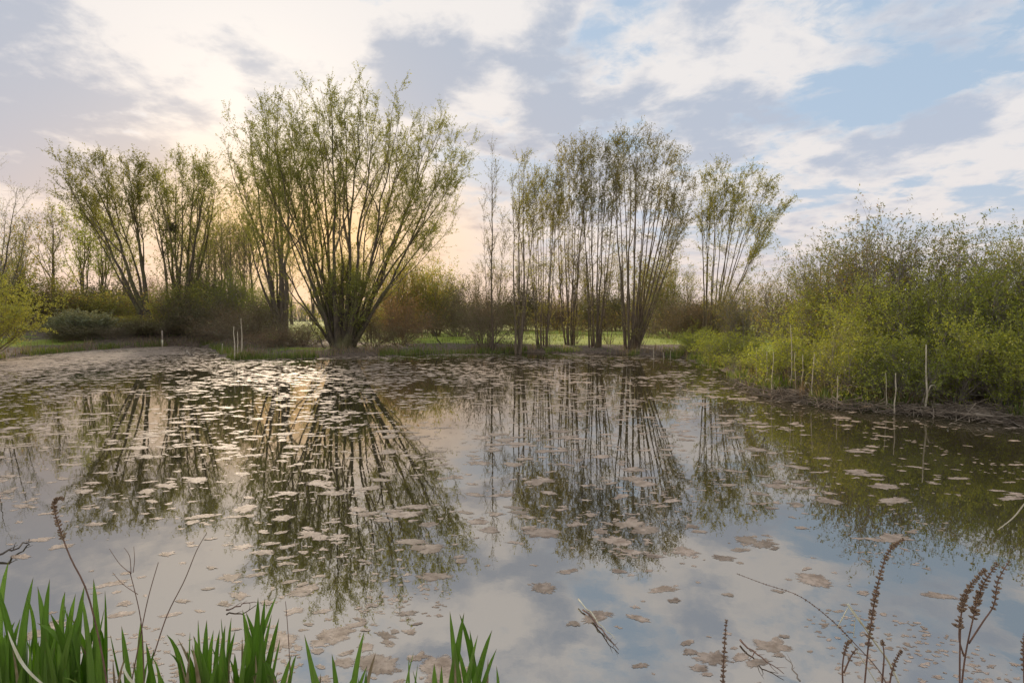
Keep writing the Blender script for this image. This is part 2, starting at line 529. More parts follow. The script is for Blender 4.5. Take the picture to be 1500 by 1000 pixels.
def pond_dist(x, y):
    """signed distance to the pond's edge, negative in the water"""
    x, y = np.atleast_1d(np.asarray(x, float)), np.atleast_1d(np.asarray(y, float))
    A, B = POND, np.roll(POND, -1, 0)
    best = np.full(x.shape, 1e9); ins = np.zeros(x.shape, bool)
    for a, b in zip(A, B):
        e = b - a
        t = np.clip(((x - a[0]) * e[0] + (y - a[1]) * e[1]) / (e @ e), 0, 1)
        best = np.minimum(best, np.hypot(x - a[0] - t * e[0], y - a[1] - t * e[1]))
        c = (a[1] > y) != (b[1] > y)
        with np.errstate(divide='ignore', invalid='ignore'):
            ins ^= c & (x < (b[0] - a[0]) * (y - a[1]) / (b[1] - a[1] + 1e-12) + a[0])
    return np.where(ins, -best, best)


def ground_z(x, y):
    x, y = np.atleast_1d(np.asarray(x, float)), np.atleast_1d(np.asarray(y, float))
    d = pond_dist(x, y) + (vnoise(x, y, .9, 3) - .5) * .5 + (vnoise(x, y, 2.7, 5) - .5) * .6
    zo = .26 * (1 - np.exp(-np.maximum(d, 0) / .9)) + .28 * (1 - np.exp(-np.maximum(d, 0) / 7))
    rise = 1 / (1 + np.exp((x + 17) / 2.2)) / (1 + np.exp(-(y - 40) / 1.3))
    zo = zo + np.where(d > 0, .75 * rise * (1 - np.exp(-np.maximum(d, 0) / 1.8)), 0)
    zo = zo + np.where(d > 0, (vnoise(x, y, .6, 8) - .5) * .06 + (vnoise(x, y, 3.5, 9) - .4) * .14 * (1 - np.exp(-np.maximum(d, 0) / 3)), 0)
    return np.where(d > 0, zo, np.maximum(d, -1.5) * .4)


def gz(x, y): return float(ground_z(x, y)[0])


def line(a, b, n): return np.linspace(a, b, n, endpoint=False)


gx = np.concatenate([line(-900, -200, 8), line(-200, -60, 20), line(-60, -34, 40), line(-34, 34, 230), line(34, 60, 40), line(60, 200, 20), line(200, 901, 9)])
gy = np.concatenate([line(-120, -10, 10), line(-10, 1, 12), line(1, 4, 20), line(4, 28, 70), line(28, 50, 110), line(50, 90, 60), line(90, 250, 25), line(250, 1601, 12)])
X, Y = np.meshgrid(gx, gy)
Z = ground_z(X.ravel(), Y.ravel())
dd = pond_dist(X.ravel(), Y.ravel())
lit = np.exp(-np.maximum(dd - .2, 0) / 3.6)
for (px_, Yc, rx_, ry_) in ((650, 35, 5.5, 4.0), (860, 34, 9, 2.0), (410, 36, 7, 5), (130, 46, 14, 9)):
    c_ = at(px_, 480, Yc)
    lit = np.maximum(lit, np.exp(-(((X.ravel() - c_[0]) / rx_) ** 2 + ((Y.ravel() - c_[1]) / ry_) ** 2)))
idx = np.arange(X.size).reshape(X.shape)
F = np.stack([idx[:-1, :-1], idx[:-1, 1:], idx[1:, 1:], idx[1:, :-1]], -1).reshape(-1, 4)
tag(link('ground', mesh_of('ground', np.stack([X.ravel(), Y.ravel(), Z], 1), [F], M['ground'], True, vattr=('litter', lit))), kind='structure')
x0, y0 = POND.min(0) - 1.0; x1, y1 = POND.max(0) + 1.0
tag(link('pond_water', mesh_of('pond_water', [(x0, y0, 0), (x1, y0, 0), (x1, y1, 0), (x0, y1, 0)], [[(0, 1, 2, 3)]], M['water'])), kind='structure')


# ------------------------------------------------------------------ trees
def base_at(px, Y):
    x = (px - 750) / FPX * Y * (1 / (math.cos(TH)))
    x = at(px, HOR, Y)[0]
    return np.array([x, Y, gz(x, Y) - .06])


def build_tree(name, label, cat, px, Y, stems, r0, group=None, bark_m='bark_willow', twig_m='twig', leaf_m='leaf_willow', sag=.22, base_r=.25, leafy=.45,
               nb=14, bl=2.3, bang=(18, 42), bup=.10, nt_=7, tl=1.0, tang=(18, 50), nl=14, ln=.10, wd=.36, tup=.05, grav=0.0, wig=.05, depth=2.0, bark_parts=16, twig_r=.007,
               low=0, sub=True, spread=.03, bias=(0, 0, 0), mid=0, forks=2, fang=(10, 28), flare=.8):
    """a many-stemmed tree; stems: (tip px, tip py, radius factor)"""
    b = base_at(px, Y)
    root = thing(name, label, cat, b, group)
    P, R = [], []
    for (tx, ty, rf) in stems:
        tip = at(tx, ty, Y + rng.uniform(-depth, depth)) - b
        a = math.atan2(tip[1], tip[0])
        s0 = np.array([math.cos(a) * base_r * rng.uniform(.3, 1), math.sin(a) * base_r * rng.uniform(.3, 1), 0])
        P.append(stem_path(s0, tip, 14, sag + rng.normal(0, .07) * (flare > .5), wig))
        R.append(r0 * rf * (np.linspace(1, 0, 14) ** 1.15 * .95 + .05) * (1 + flare * np.exp(-np.linspace(0, 9, 14))))
    P, R = np.array(P), np.array(R)
    for i in range(len(P)):
        V, F = tubes(P[i:i + 1], R[i:i + 1], 8 if R[i, 0] > .06 else 6)
        link('trunk', mesh_of('trunk', V, [F], M[bark_m]), root)
    Lm = lengths(P)
    # forks carry the crown: each keeps climbing to the height its stem would reach
    Fk, FR = sprout(P, R, forks, max(.22, leafy - .18), .86, Lm, fang, .07, 10, .09, .10, 0, lambda t: (1 - t) * .86, .12, bias)
    acc = [tubes(Fk, FR, 5)]
    A = np.concatenate([np.stack([s_[:, i_] for i_ in np.linspace(0, s_.shape[1] - 1, 10).round().astype(int)], 1) for s_ in (P, Fk)])
    AR = np.concatenate([np.stack([s_[:, i_] for i_ in np.linspace(0, s_.shape[1] - 1, 10).round().astype(int)], 1) for s_ in (R, FR)])
    N0 = len(P)
    prof = lambda t: np.clip(1.2 - .8 * t, .3, 1.1)
    B1, B1R = sprout(A[:N0], AR[:N0], nb, leafy, .99, bl * Lm / Lm.max(), bang, bup, 7, .03, .12, grav, prof, bias=bias)
    B2, B2R = sprout(A[N0:], AR[N0:], max(4, nb // 2), .15, .99, bl * .85, bang, bup, 7, .022, .13, grav, prof, bias=bias)
    B, BR = np.concatenate([B1, B2]), np.concatenate([B1R, B2R])
    acc.append(tubes(B, BR, 4))
    src = [B]
    if low:
        Bl, BlR = sprout(P, R, low, .04, leafy, bl * .55, (30, 75), .10, 6, .018, .16, .1)
        acc.append(tubes(Bl, BlR, 3)); src.append(Bl)
    if mid:
        Bm, BmR = sprout(P, R, mid, .2, leafy + .1, bl * .8, (22, 55), .10, 7, .025, .12, .05)
        acc.append(tubes(Bm, BmR, 3)); src.append(Bm)
    T, TR = sprout(np.concatenate([np.stack([s_[:, i_] for i_ in np.linspace(0, s_.shape[1] - 1, 6).round().astype(int)], 1) for s_ in src]),
                   np.concatenate([np.full((len(s_), 6), twig_r) for s_ in src]), nt_, .18, 1.0, tl, tang, tup, 5, twig_r, .14, grav, None, .35, bias=bias)
    acc.append(tubes(T, TR, 3))
    V, F = merge(acc)
    tag(link('branches', mesh_of('branches', V, [F], M[twig_m]), root), kind='stuff')
    if nl:
        V, F = merge([leaves(T, nl, .05, ln, wd, .6, .1, spread), leaves(B, nl, .55, ln, wd, .6, .1, spread)])
        tag(link('crown', mesh_of('crown', V, [F], M[leaf_m], False, True), root), kind='stuff')
    return root


def fan(n, x0, x1, top, jit, r=(.6, 1.0)):
    """tips spread from x0 to x1 along a skyline given by top(px)"""
    xs = np.linspace(x0, x1, n) + rng.uniform(-jit, jit, n)
    return [(x_, float(np.interp(x_, *zip(*top))) + rng.uniform(0, 26), rng.uniform(*r)) for x_ in xs]


# the great willow
st = [(362, 190, .62), (385, 165, .6), (352, 262, .45), (432, 150, .8), (455, 132, .95), (482, 128, 1.0), (505, 135, .9), (528, 130, .95), (555, 150, .9), (585, 152, .85), (608, 172, .8),
      (635, 185, .9), (655, 178, .8), (668, 205, .75), (686, 240, .7), (672, 268, .5), (640, 330, .45), (500, 190, .6), (560, 210, .6), (440, 240, .5), (600, 230, .6), (365, 330, .4), (620, 270, .5), (398, 185, .6), (414, 160, .7), (424, 195, .55), (376, 222, .5), (442, 175, .6), (410, 250, .45), (486, 405, 1.7), (500, 390, 1.9), (514, 398, 1.8), (528, 412, 1.6), (478, 425, 1.4)]
build_tree('willow_tree', 'huge many-stemmed willow fanning out over the far shore, tallest tree of the scene', 'tree', 500, 33.2, st, .128, None, 'bark_willow', 'twig', 'leaf_willow',
           sag=.05, wig=.085, flare=1.3, base_r=.55, leafy=.52, nb=11, bl=1.8, bang=(20, 60), nt_=8, tl=.85, nl=17, ln=.085, wd=.42, depth=3.0, low=3, mid=1, forks=3, fang=(14, 36))

# trees left of it
build_tree('willow_tree', 'willow on the left bank with two long bare stems leaning to the left', 'tree', 222, 47, [(128, 240, 1.0), (100, 255, .8), (188, 235, 1.0), (150, 240, .6), (110, 285, .5), (205, 250, .5)], .21,
           None, 'bark_willow', 'twig', 'leaf_willow', sag=-.02, base_r=.3, leafy=.55, nb=12, bl=2.9, bang=(20, 58), wig=.085, nt_=9, tl=1.1, nl=15, ln=.125, wd=.42, depth=1.5, low=1, forks=3, fang=(14, 34))
st = fan(9, 222, 318, [(220, 250), (245, 222), (285, 218), (310, 232), (320, 260)], 5)
build_tree('willow_tree', 'dense upright willow between the leaning willow and the great willow', 'tree', 262, 46, st, .20, None, 'bark_willow', 'twig', 'leaf_willow',
           sag=.10, base_r=.5, leafy=.46, nb=11, bl=2.4, bang=(20, 52), nt_=8, tl=1.1, nl=13, ln=.125, wd=.42, depth=2.5, low=4, mid=3)
st = [(346, 235, .7), (362, 180, .8), (385, 150, .9), (408, 138, 1.0), (432, 150, .8), (338, 290, .6), (400, 230, .5)]
build_tree('willow_tree', 'smaller willow with one dark trunk just behind the left side of the great willow', 'tree', 415, 44, st, .2, None, 'bark_dark', 'twig', 'leaf_willow',
           sag=-.1, base_r=.15, leafy=.5, nb=10, bl=2.3, bang=(20, 58), nt_=7, tl=1.0, nl=11, ln=.125, wd=.42, depth=2, low=1, mid=0, forks=2, fang=(14, 34), wig=.08)
build_tree('bare_tree', 'nearly bare tree at the left edge of the pond view', 'tree', -25, 34, [(-10, 250, 1), (25, 275, .8), (42, 330, .7), (-60, 240, 1), (10, 300, .6)], .13, None, 'bark_dark', 'twig_grey', 'leaf_olive',
           sag=.1, leafy=.3, nb=10, bl=1.8, nt_=6, tl=.9, nl=5, ln=.08, wd=.4)

# central row of tall slender willows
whip = dict(flare=.2, forks=1, fang=(5, 14), bark_m='bark_whip', twig_m='twig_brown', leaf_m='leaf_whip', sag=.13, base_r=.6, leafy=.60, bang=(14, 40), bup=.12, tang=(14, 40), tup=.04, wig=.035, bias=(.10, 0, 0))
build_tree('slender_tree', 'thin single-stemmed sparse tree first in the central row beside the great willow', 'tree', 723, 33.5, [(721, 224, 1.0), (708, 300, .4), (738, 320, .4)], .075, 'slender willows in a row on the far shore',
           **{**whip, 'base_r': .12, 'leafy': .3}, nb=20, bl=1.25, nt_=5, tl=.7, nl=4, ln=.08, wd=.4, depth=.6)
build_tree('slender_tree', 'narrow willow of four close stems, second in the central row', 'tree', 759, 33, [(760, 232, 1.0), (768, 228, 1.0), (750, 260, .8), (782, 262, .7)], .085, 'slender willows in a row on the far shore',
           **{**whip, 'base_r': .25}, nb=13, bl=1.2, nt_=5, tl=.7, nl=9, ln=.085, wd=.42, depth=1.0, low=4)
build_tree('slender_tree', 'short clump of thin pale stems, third in the central row', 'tree', 797, 35, fan(10, 772, 818, [(770, 270), (795, 246), (815, 250)], 3, (.5, 1)), .055, 'slender willows in a row on the far shore',
           **whip, nb=10, bl=1.2, nt_=6, tl=.75, nl=8, ln=.095, wd=.42, depth=1.5, low=4)
build_tree('slender_tree', 'clump of upright stems in the middle of the central row, left of the tallest', 'tree', 833, 36, fan(10, 812, 864, [(810, 240), (835, 212), (862, 205)], 3, (.5, 1)), .06, 'slender willows in a row on the far shore',
           **whip, nb=10, bl=1.2, nt_=6, tl=.75, nl=8, ln=.10, wd=.42, depth=1.8, low=4)
build_tree('slender_tree', 'tall clump of straight stems beside the widest clump of the central row', 'tree', 872, 34.5, fan(12, 848, 914, [(850, 212), (875, 205), (912, 195)], 3, (.5, 1)), .065, 'slender willows in a row on the far shore',
           **whip, nb=10, bl=1.2, nt_=6, tl=.75, nl=8, ln=.095, wd=.42, depth=1.8, low=5)
build_tree('slender_tree', 'tallest and widest clump of the central row, stems leaning right', 'tree', 924, 33.5, fan(17, 900, 1015, [(900, 200), (925, 190), (960, 200), (990, 222), (1012, 262)], 3, (.55, 1.1)) + [(1000, 320, .6), (985, 300, .6)], .075, 'slender willows in a row on the far shore',
           **{**whip, 'base_r': .55, 'sag': .08}, nb=10, bl=1.3, nt_=6, tl=.8, nl=9, ln=.09, wd=.42, depth=2.0, low=4)
st = fan(7, 1030, 1072, [(1030, 260), (1050, 234), (1072, 268)], 3) + fan(7, 1085, 1140, [(1085, 258), (1105, 240), (1125, 262), (1140, 285)], 3) + [(1150, 300, .6), (1120, 330, .5)]
build_tree('slender_tree', 'two-peaked group of stems all leaning right at the right end of the row', 'tree', 1022, 41, st, .07, 'slender willows in a row on the far shore',
           **{**whip, 'base_r': 1.5, 'sag': -.02}, nb=10, bl=1.45, nt_=6, tl=.95, nl=11, ln=.11, wd=.42, depth=2.0, low=3)


# ------------------------------------------------------------------ shrubs
def shrub_parts(n, w, h, tilt, nb, bl, nt_, tl, nl, ln, wd, leaf_m, twig_m, r=.03, lt0=.1, droop=.1, arch=.15, dense_low=0.0, spread=.02, thick=.55, grav=.0, bt0=.12):
    """meshes of one shrub w (half width) x h metres standing at the origin"""
    P = []
    for i in range(n):
        a = rng.uniform(0, 2 * PI); q_ = rng.random() ** .6
        rr = q_ * w
        hh = h * math.sqrt(max(.12, 1 - (q_ * tilt) ** 2)) * rng.uniform(.72, 1.02)
        s0 = np.array([math.cos(a), math.sin(a) * .8, 0]) * rng.uniform(.05, .35) * w * .6
        P.append(stem_path(s0, [math.cos(a) * rr, math.sin(a) * rr * .8, hh], 9, arch, .10))
    P = np.array(P)
    R = r * rng.uniform(.5, 1.1, (n, 1)) * np.linspace(1, .2, 9)[None, :]
    B, BR = sprout(P, R, nb, bt0, .98, bl, (22, 60), .06, 6, .02, .15, grav)
    T, TR = sprout(B, BR, nt_, .15, 1, tl, (20, 60), .04, 5, .008, .16, grav, None, .4)
    V, F = tubes(P, R, 5)
    a_ = mesh_of('stems', V, [F], M[twig_m])
    V, F = merge([tubes(B, BR, 3), tubes(T, TR, 3)])
    b_ = mesh_of('twigs', V, [F], M[twig_m])
    c_ = None
    if nl:
        V, F = merge([leaves(T, nl, lt0, ln, wd, thick, droop, spread), leaves(B, nl, .5, ln, wd, thick, droop, spread)])
        if dense_low:
            pass
        c_ = mesh_of('foliage', V, [F], M[leaf_m], False, True)
    return a_, b_, c_


def plant(name, label, cat, meshes, loc, rz=0, sc=(1, 1, 1), group=None):
    root = thing(name, label, cat, loc, group, rz)
    root.scale = sc
    for nm, me in zip(('stems', 'twigs', 'foliage'), meshes):
        if me: tag(link(nm, me, root), kind='stuff')
    return root


def shrub_at(name, label, px, Y, top, hw_px, meshes, mw, mh, group=None, rz=None):
    b = base_at(px, Y)
    ht = at(px, top, Y)[2] - b[2]
    w_ = hw_px * Y / FPX
    return plant(name, label, 'shrub', meshes, b, rng.uniform(0, 6.28) if rz is None else rz, (w_ / mw, w_ / mw, ht / mh), group)


BIG = [shrub_parts(34, 2.0, 3.6, .75, 10, 1.1, 6, .55, 8, .064, .38, 'leaf_olive', 'twig_grey', .036, lt0=.35) for _ in range(3)]
BRI = [shrub_parts(20, 1.3, 1.9, .85, 9, .85, 6, .48, 9, .066, .38, 'leaf_bright', 'twig_grey', .022, droop=.2, lt0=.5, spread=.03) for _ in range(2)]
GRN = [shrub_parts(26, 1.6, 2.8, .8, 9, 1.0, 6, .55, 9, .066, .38, 'leaf_green', 'twig_grey', .03, lt0=.45, spread=.03) for _ in range(2)]
BRN = [shrub_parts(34, 2.2, 2.4, .95, 9, 1.0, 6, .6, 3, .07, .4, k_, 'twig_brown', .018, arch=.05) for k_ in ('leaf_thicket', 'leaf_dead', 'leaf_thicket')]
THK = [shrub_parts(30, 2.0, 2.7, .9, 9, 1.0, 6, .6, 5, .11, .42, 'leaf_thicket', 'twig_brown', .022) for _ in range(2)]
VASE = [shrub_parts(20, 2.0, 2.4, .9, 7, 1.0, 5, .6, 1, .07, .4, 'leaf_olive', 'twig_brown', .018, arch=.0, bt0=.42) for _ in range(2)]
OLV = [shrub_parts(30, 1.6, 2.8, .8, 9, 1.0, 6, .55, 5, .09, .4, 'leaf_olive', 'twig_brown', .025) for _ in range(2)]

gR = 'willow shrubs crowding the right bank'
for i, (lab, px, Y, top, hw, kind) in enumerate([
        ('small olive shrub at the far end of the right bank thicket, below the leaning stems', 1092, 27, 412, 52, 0),
        ('twiggy olive shrub behind the row of pale reed stalks on the right bank', 1165, 22, 388, 75, 1),
        ('tall olive shrub with bare upright shoots in the middle of the right thicket', 1225, 19, 345, 88, 2),
        ('broadest olive shrub of the right thicket with a rounded leafy top', 1310, 16.5, 332, 118, 0),
        ('tall twiggy shrub on the right bank, next to the broadest one', 1400, 16, 330, 110, 1),
        ('tall shrub at the right edge of the view with stiff dark branches', 1490, 14, 345, 110, 2),
        ('shrub cut by the right edge of the view, its twigs reaching furthest up', 1585, 12.5, 322, 110, 0),
        ]):
    shrub_at('willow_shrub', lab, px, Y, top, hw, BIG[kind], 2.15, 3.75, gR)
for i, (lab, px, Y, top, hw, kind) in enumerate([
        ('green shrub filling the thicket behind the tallest pale reed stalk', 1190, 18.5, 430, 75, 0),
        ('green shrub low in the middle of the right thicket', 1275, 15, 420, 85, 1),
        ('green shrub under the broadest olive shrub of the thicket', 1350, 14.2, 405, 85, 0),
        ('green shrub low under the tall shrubs near the right edge', 1440, 13.6, 405, 90, 1),
        ('lowest green shrub at the right edge of the view', 1535, 12.2, 400, 90, 0)]):
    shrub_at('willow_shrub', lab, px, Y, top, hw, GRN[kind], 1.8, 3.0, gR)
gB = 'bright green low shrubs along the right shore'
for i, (lab, px, Y, top, hw, kind) in enumerate([
        ('bright green feathery shrub under the leaning stems where the right shore begins', 1030, 29.5, 472, 42, 0),
        ('bright green low shrub hanging over the water at the bend of the shore', 1068, 23.5, 492, 55, 1),
        ('bright green low shrub just left of the row of pale reed stalks', 1100, 19.4, 494, 50, 0),
        ('bright green low shrub behind the row of pale reed stalks', 1165, 15.8, 498, 65, 1),
        ('bright green low shrub right of the reed row', 1245, 13.5, 494, 72, 0),
        ('bright green low shrub behind the pair of pale stalks', 1320, 12.8, 488, 78, 1),
        ('bright green low shrub beside the tall single stalk', 1400, 12.4, 488, 74, 0),
        ('bright green low shrub at the right edge of the shore', 1475, 11.8, 490, 80, 1),
        ('bright green low shrub cut by the right edge', 1560, 11.2, 470, 80, 0)]):
    shrub_at('leafy_shrub', lab, px, Y, top + rng.uniform(-22, 26), hw, BRI[kind], 1.5, 2.05, gB)

# left bank
YEL = shrub_parts(24, 2.6, 3.2, .75, 9, 1.3, 5, .55, 15, .085, .36, 'leaf_yellow', 'twig_brown', .03, droop=0, arch=.35, spread=.035)
shrub_at('yellow_shrub', 'yellow-green blossoming shrub at the left edge above the algae cover', -28, 28.5, 402, 108, YEL, 2.9, 3.5)
GRY = shrub_parts(36, 1.5, 1.9, .8, 9, .8, 6, .45, 9, .10, .4, 'leaf_grey', 'twig_grey', .02)
shrub_at('grey_shrub', 'low grey-green rounded shrub between the yellow shrub and the leaning willow', 118, 41, 458, 46, GRY, 1.7, 2.05)
gL = 'dark olive shrubs behind the left bank'
for lab, px, Y, top, hw, kind in [
        ('dark olive hedge shrub directly above the yellow shrub', 62, 46, 400, 62, 0),
        ('dark green shrub behind the yellow shrub at the left edge', 0, 42, 372, 55, 1),
        ('dark olive hedge shrub over the low grey-green shrub', 122, 50, 424, 55, 1),
        ('olive shrub at the foot of the leaning willow', 180, 50, 430, 50, 0),
        ('leafy olive shrub at the foot of the dense upright willow', 262, 45, 415, 45, 1),
        ('dark low shrub on the left shore under the leaning willow', 195, 45, 462, 40, 0)]:
    shrub_at('olive_shrub', lab, px, Y, top, hw, OLV[kind], 1.8, 3.0, gL)
for lab, px, Y, top, hw, kind in [
        ('dark low shrub on the shore left of the marker pole', 205, 42.5, 470, 34, 0), ('dark low shrub on the shore right behind the marker pole', 245, 43.5, 462, 36, 1),
        ('dark shrub on the shore just right of the marker pole', 283, 43.5, 455, 34, 0), ('dark low shrub where the left shore meets the spit', 315, 42, 462, 30, 1),
        ('dark low shrub on the shore right of the grey-green shrub', 160, 40.5, 472, 34, 1), ('dark low shrub under the grey-green shrub', 100, 38.5, 478, 36, 0)]:
    shrub_at('olive_shrub', lab, px, Y, top, hw, (THK + BRN)[kind * 2], 1.8, 2.7, gL)
gU = 'brown twiggy undergrowth along the far shore'
for lab, px, Y, top, hw, kind in [
        ('brown twiggy shrub right of the dense upright willow', 305, 45, 425, 48, 0),
        ('brown twiggy shrub behind the pale reed stalks on the left spit', 348, 41, 432, 48, 1),
        ('brown twiggy shrub on the left spit nearest the great willow', 385, 37, 440, 48, 2),
        ('brown bush touching the left side of the great willow trunk', 445, 34, 445, 42, 0),
        ('low brown bush in front of the great willow trunk on its left', 410, 33, 468, 42, 1),
        ('brown twigs right against the right side of the great willow trunk', 545, 34, 438, 42, 2),
        ('brown twiggy bush between the great willow and the green clearing', 585, 36, 430, 42, 1),
        ('orange-brown bush at the foot of the thin first tree of the central row', 712, 34.5, 390, 42, 0),
        ('brown shrub behind the clearing next to the central row', 672, 47, 420, 40, 2),
        ('brown shoots round the foot of the four-stemmed willow', 765, 35, 445, 32, 1),
        ('brown shoots round the foot of the short clump', 803, 36, 430, 34, 2),
        ('brown shoots round the middle clump', 842, 37, 438, 34, 0),
        ('brown shoots between the tall clump and the widest clump', 893, 36, 432, 36, 1),
        ('brown shoots round the foot of the widest clump', 940, 35, 428, 40, 2),
        ('brown shrub behind the gap between the row and the leaning stems', 985, 43, 400, 42, 0),
        ('brown shrub at the foot of the leaning stems', 1030, 42, 415, 45, 1)]:
    row = 'shoots' in lab
    shrub_at('brown_shrub', lab, px, Y, top + rng.uniform(-4, 26), hw * (.85 if row else 1.25), VASE[kind % 2] if row else BRN[kind], 1.9, 2.55, gU)
for lab, px, Y, top, hw, kind in [
        ('olive green bush at the back of the clearing with slanting stems', 640, 50, 388, 48, 0),
        ('olive green bush behind the right side of the great willow', 585, 48, 380, 48, 1),
        ('yellow-green bush at the back between the upright and the great willow', 345, 52, 400, 45, 0),
        ('yellow-green bush left of the great willow trunk', 395, 46, 420, 40, 1),
        ('olive bush behind the tallest clump of the central row', 955, 55, 385, 45, 0)]:
    shrub_at('olive_shrub', lab, px, Y, top, hw, GRN[kind] if 'yellow' in lab else OLV[kind], 1.8, 3.0, 'olive bushes behind the far shore')

gT = 'olive-brown thicket bushes behind the meadow'
for i, px in enumerate(range(545, 1075, 26)):
    pos = 'right of the great willow' if px < 715 else 'seen through the central row' if px < 990 else 'behind the leaning stems'
    shrub_at('thicket_shrub', f'olive-brown bush behind the meadow {pos}', px + rng.uniform(-8, 8), rng.uniform(58, 74), rng.uniform(420, 450), rng.uniform(30, 44), (BRN + THK)[i % 5], 1.9, 2.7, gT)
for i, px in enumerate(range(20, 340, 34)):
    shrub_at('thicket_shrub', 'dark thicket bush in the deep shade behind the left bank', px + rng.uniform(-8, 8), rng.uniform(54, 60), rng.uniform(395, 430), rng.uniform(34, 46), (BRN + THK)[i % 5], 1.9, 2.7, 'thicket bushes behind the left bank')

# ------------------------------------------------------------------ trees further back: six grown, the rest copied
def far_tree(label, px, Y, top, hwp, leaf_m, dense, group):
    n = 4 + int(dense)
    n = 2 + int(dense > 6)
    st_ = [(px + rng.uniform(-hwp, hwp), top + rng.uniform(0, 30), rng.uniform(.5, .8)) for _ in range(n)] + [(px + rng.uniform(-8, 8), top, 1.0)]
    return build_tree('background_tree', label, 'tree', px, Y, st_, .15, group, 'bark_dark', 'twig_brown', leaf_m, sag=-.25, base_r=.06, leafy=.42, nb=9, bl=2.4, bang=(25, 60), nt_=6, tl=1.2, nl=dense, ln=.17, wd=.45, depth=1.5, twig_r=.010, mid=1, forks=3, fang=(14, 36))


gW = 'thin grey trees of the wood behind the pond'
LW = 'thin grey tree in the wood between the upright willow and the great willow'
protos = [far_tree(LW, 300, 66, 318, 16, 'leaf_olive', 4, gW), far_tree(LW, 328, 70, 300, 14, 'leaf_olive', 5, gW), far_tree(LW, 356, 64, 325, 16, 'leaf_whip', 3, gW)]
spots = [(285, 74, 1.0), (312, 78, 1.05), (338, 62, .95), (345, 76, 1.1), (372, 70, 1.1), (398, 73, .95), (428, 78, .9), (460, 74, .85), (320, 68, .9), (365, 82, 1.1)]
for i, (px, Y, s_) in enumerate(spots):
    b = base_at(px, Y)
    copy_tree(protos[i % 3], LW, b, rng.uniform(0, 6.28), (s_, s_, s_ * rng.uniform(.92, 1.08)))
LW2 = 'thin tree in the hazy wood between the great willow and the central row'
for i, (px, Y, s_) in enumerate([(540, 84, .8), (565, 78, .75), (590, 88, .8), (612, 76, .62), (632, 84, .7), (655, 78, .6), (675, 86, .66), (700, 80, .6), (520, 76, .9)]):
    copy_tree(protos[i % 3], LW2, base_at(px, Y), rng.uniform(0, 6.28), (s_, s_, s_), 'thin trees behind the clearing')
LW3 = 'thin tree standing far behind the central row of slender willows'
for i, (px, Y, s_) in enumerate([(735, 82, .8), (762, 76, .75), (785, 86, .9), (815, 80, .9), (838, 74, .8), (860, 84, .9), (885, 78, .8), (908, 86, .85), (935, 76, .75), (960, 80, .8), (985, 74, .7), (1008, 82, .75)]):
    copy_tree(protos[i % 3], LW3, base_at(px, Y), rng.uniform(0, 6.28), (s_, s_, s_), 'thin trees behind the central row')
gO = 'leafy trees behind the left bank'
far_tree('round leafy tree with pale green crown left of the leaning willow', 122, 62, 305, 30, 'leaf_green', 9, gO)
far_tree('second round leafy tree with pale green crown close to the leaning willow', 148, 66, 315, 28, 'leaf_green', 8, gO)
far_tree('sparse tree with a reddish thin trunk above the yellow shrub', 78, 58, 300, 22, 'leaf_olive', 4, gO)
far_tree('sparse dark tree at the left edge above the dark green shrub', 30, 56, 330, 24, 'leaf_olive', 4, gO)
far_tree('leafy tree low behind the leaning willow', 182, 68, 345, 24, 'leaf_willow', 6, gO)

# a nest of twigs high in the upright willow
nb0 = at(253, 334, 46.0)
a_ = rng.normal(size=(150, 3)); a_ = unit(a_)
P0 = np.stack([a_ * .08, a_ * .08 + unit(rng.normal(size=(150, 3))) * .22, a_ * .42 + rng.normal(size=(150, 3)) * .14], 1)
V, F = tubes(P0, np.tile(np.array([.03, .025, .012]), (150, 1)), 3)
nest = thing('twig_nest', 'dark ball of twigs lodged high in the dense upright willow', 'nest', nb0)
tag(link('twigs', mesh_of('twigs', V, [F], M['bark_dark']), nest), kind='stuff')
# far hedge line on the horizon
V_, F_, o_ = [], [], 0
hx = rng.uniform(-190, 190, 5200); hy = rng.uniform(134, 165, 5200)
hh = 2.0 + 3.6 * vnoise(hx, hy, 9, 21) + 1.8 * vnoise(hx, hy, 2.5, 22)
base_ = np.stack([hx, hy, ground_z(hx, hy)], 1)
P = np.stack([base_, base_ + np.stack([rng.normal(0, .3, 5200), rng.normal(0, .3, 5200), hh * .5], 1), base_ + np.stack([rng.normal(0, .7, 5200), rng.normal(0, .6, 5200), hh], 1)], 1)
R = np.tile(np.array([.07, .05, .015]), (5200, 1))
T, TR = sprout(P, R, 5, .1, 1, 1.3, (20, 60), .08, 4, .03, .15)
V, F = merge([tubes(P, R, 3), tubes(T, TR, 3)])
far = tag(link('treeline', mesh_of('treeline', V, [F], M['twig_grey'])), 'low grey-brown line of far woods along the horizon', kind='stuff')
V, F = leaves(T, 3, .1, .30, .5, .5, 0, .15)
tag(link('foliage', mesh_of('foliage', V, [F], M['leaf_olive'], False, True), far), kind='stuff')


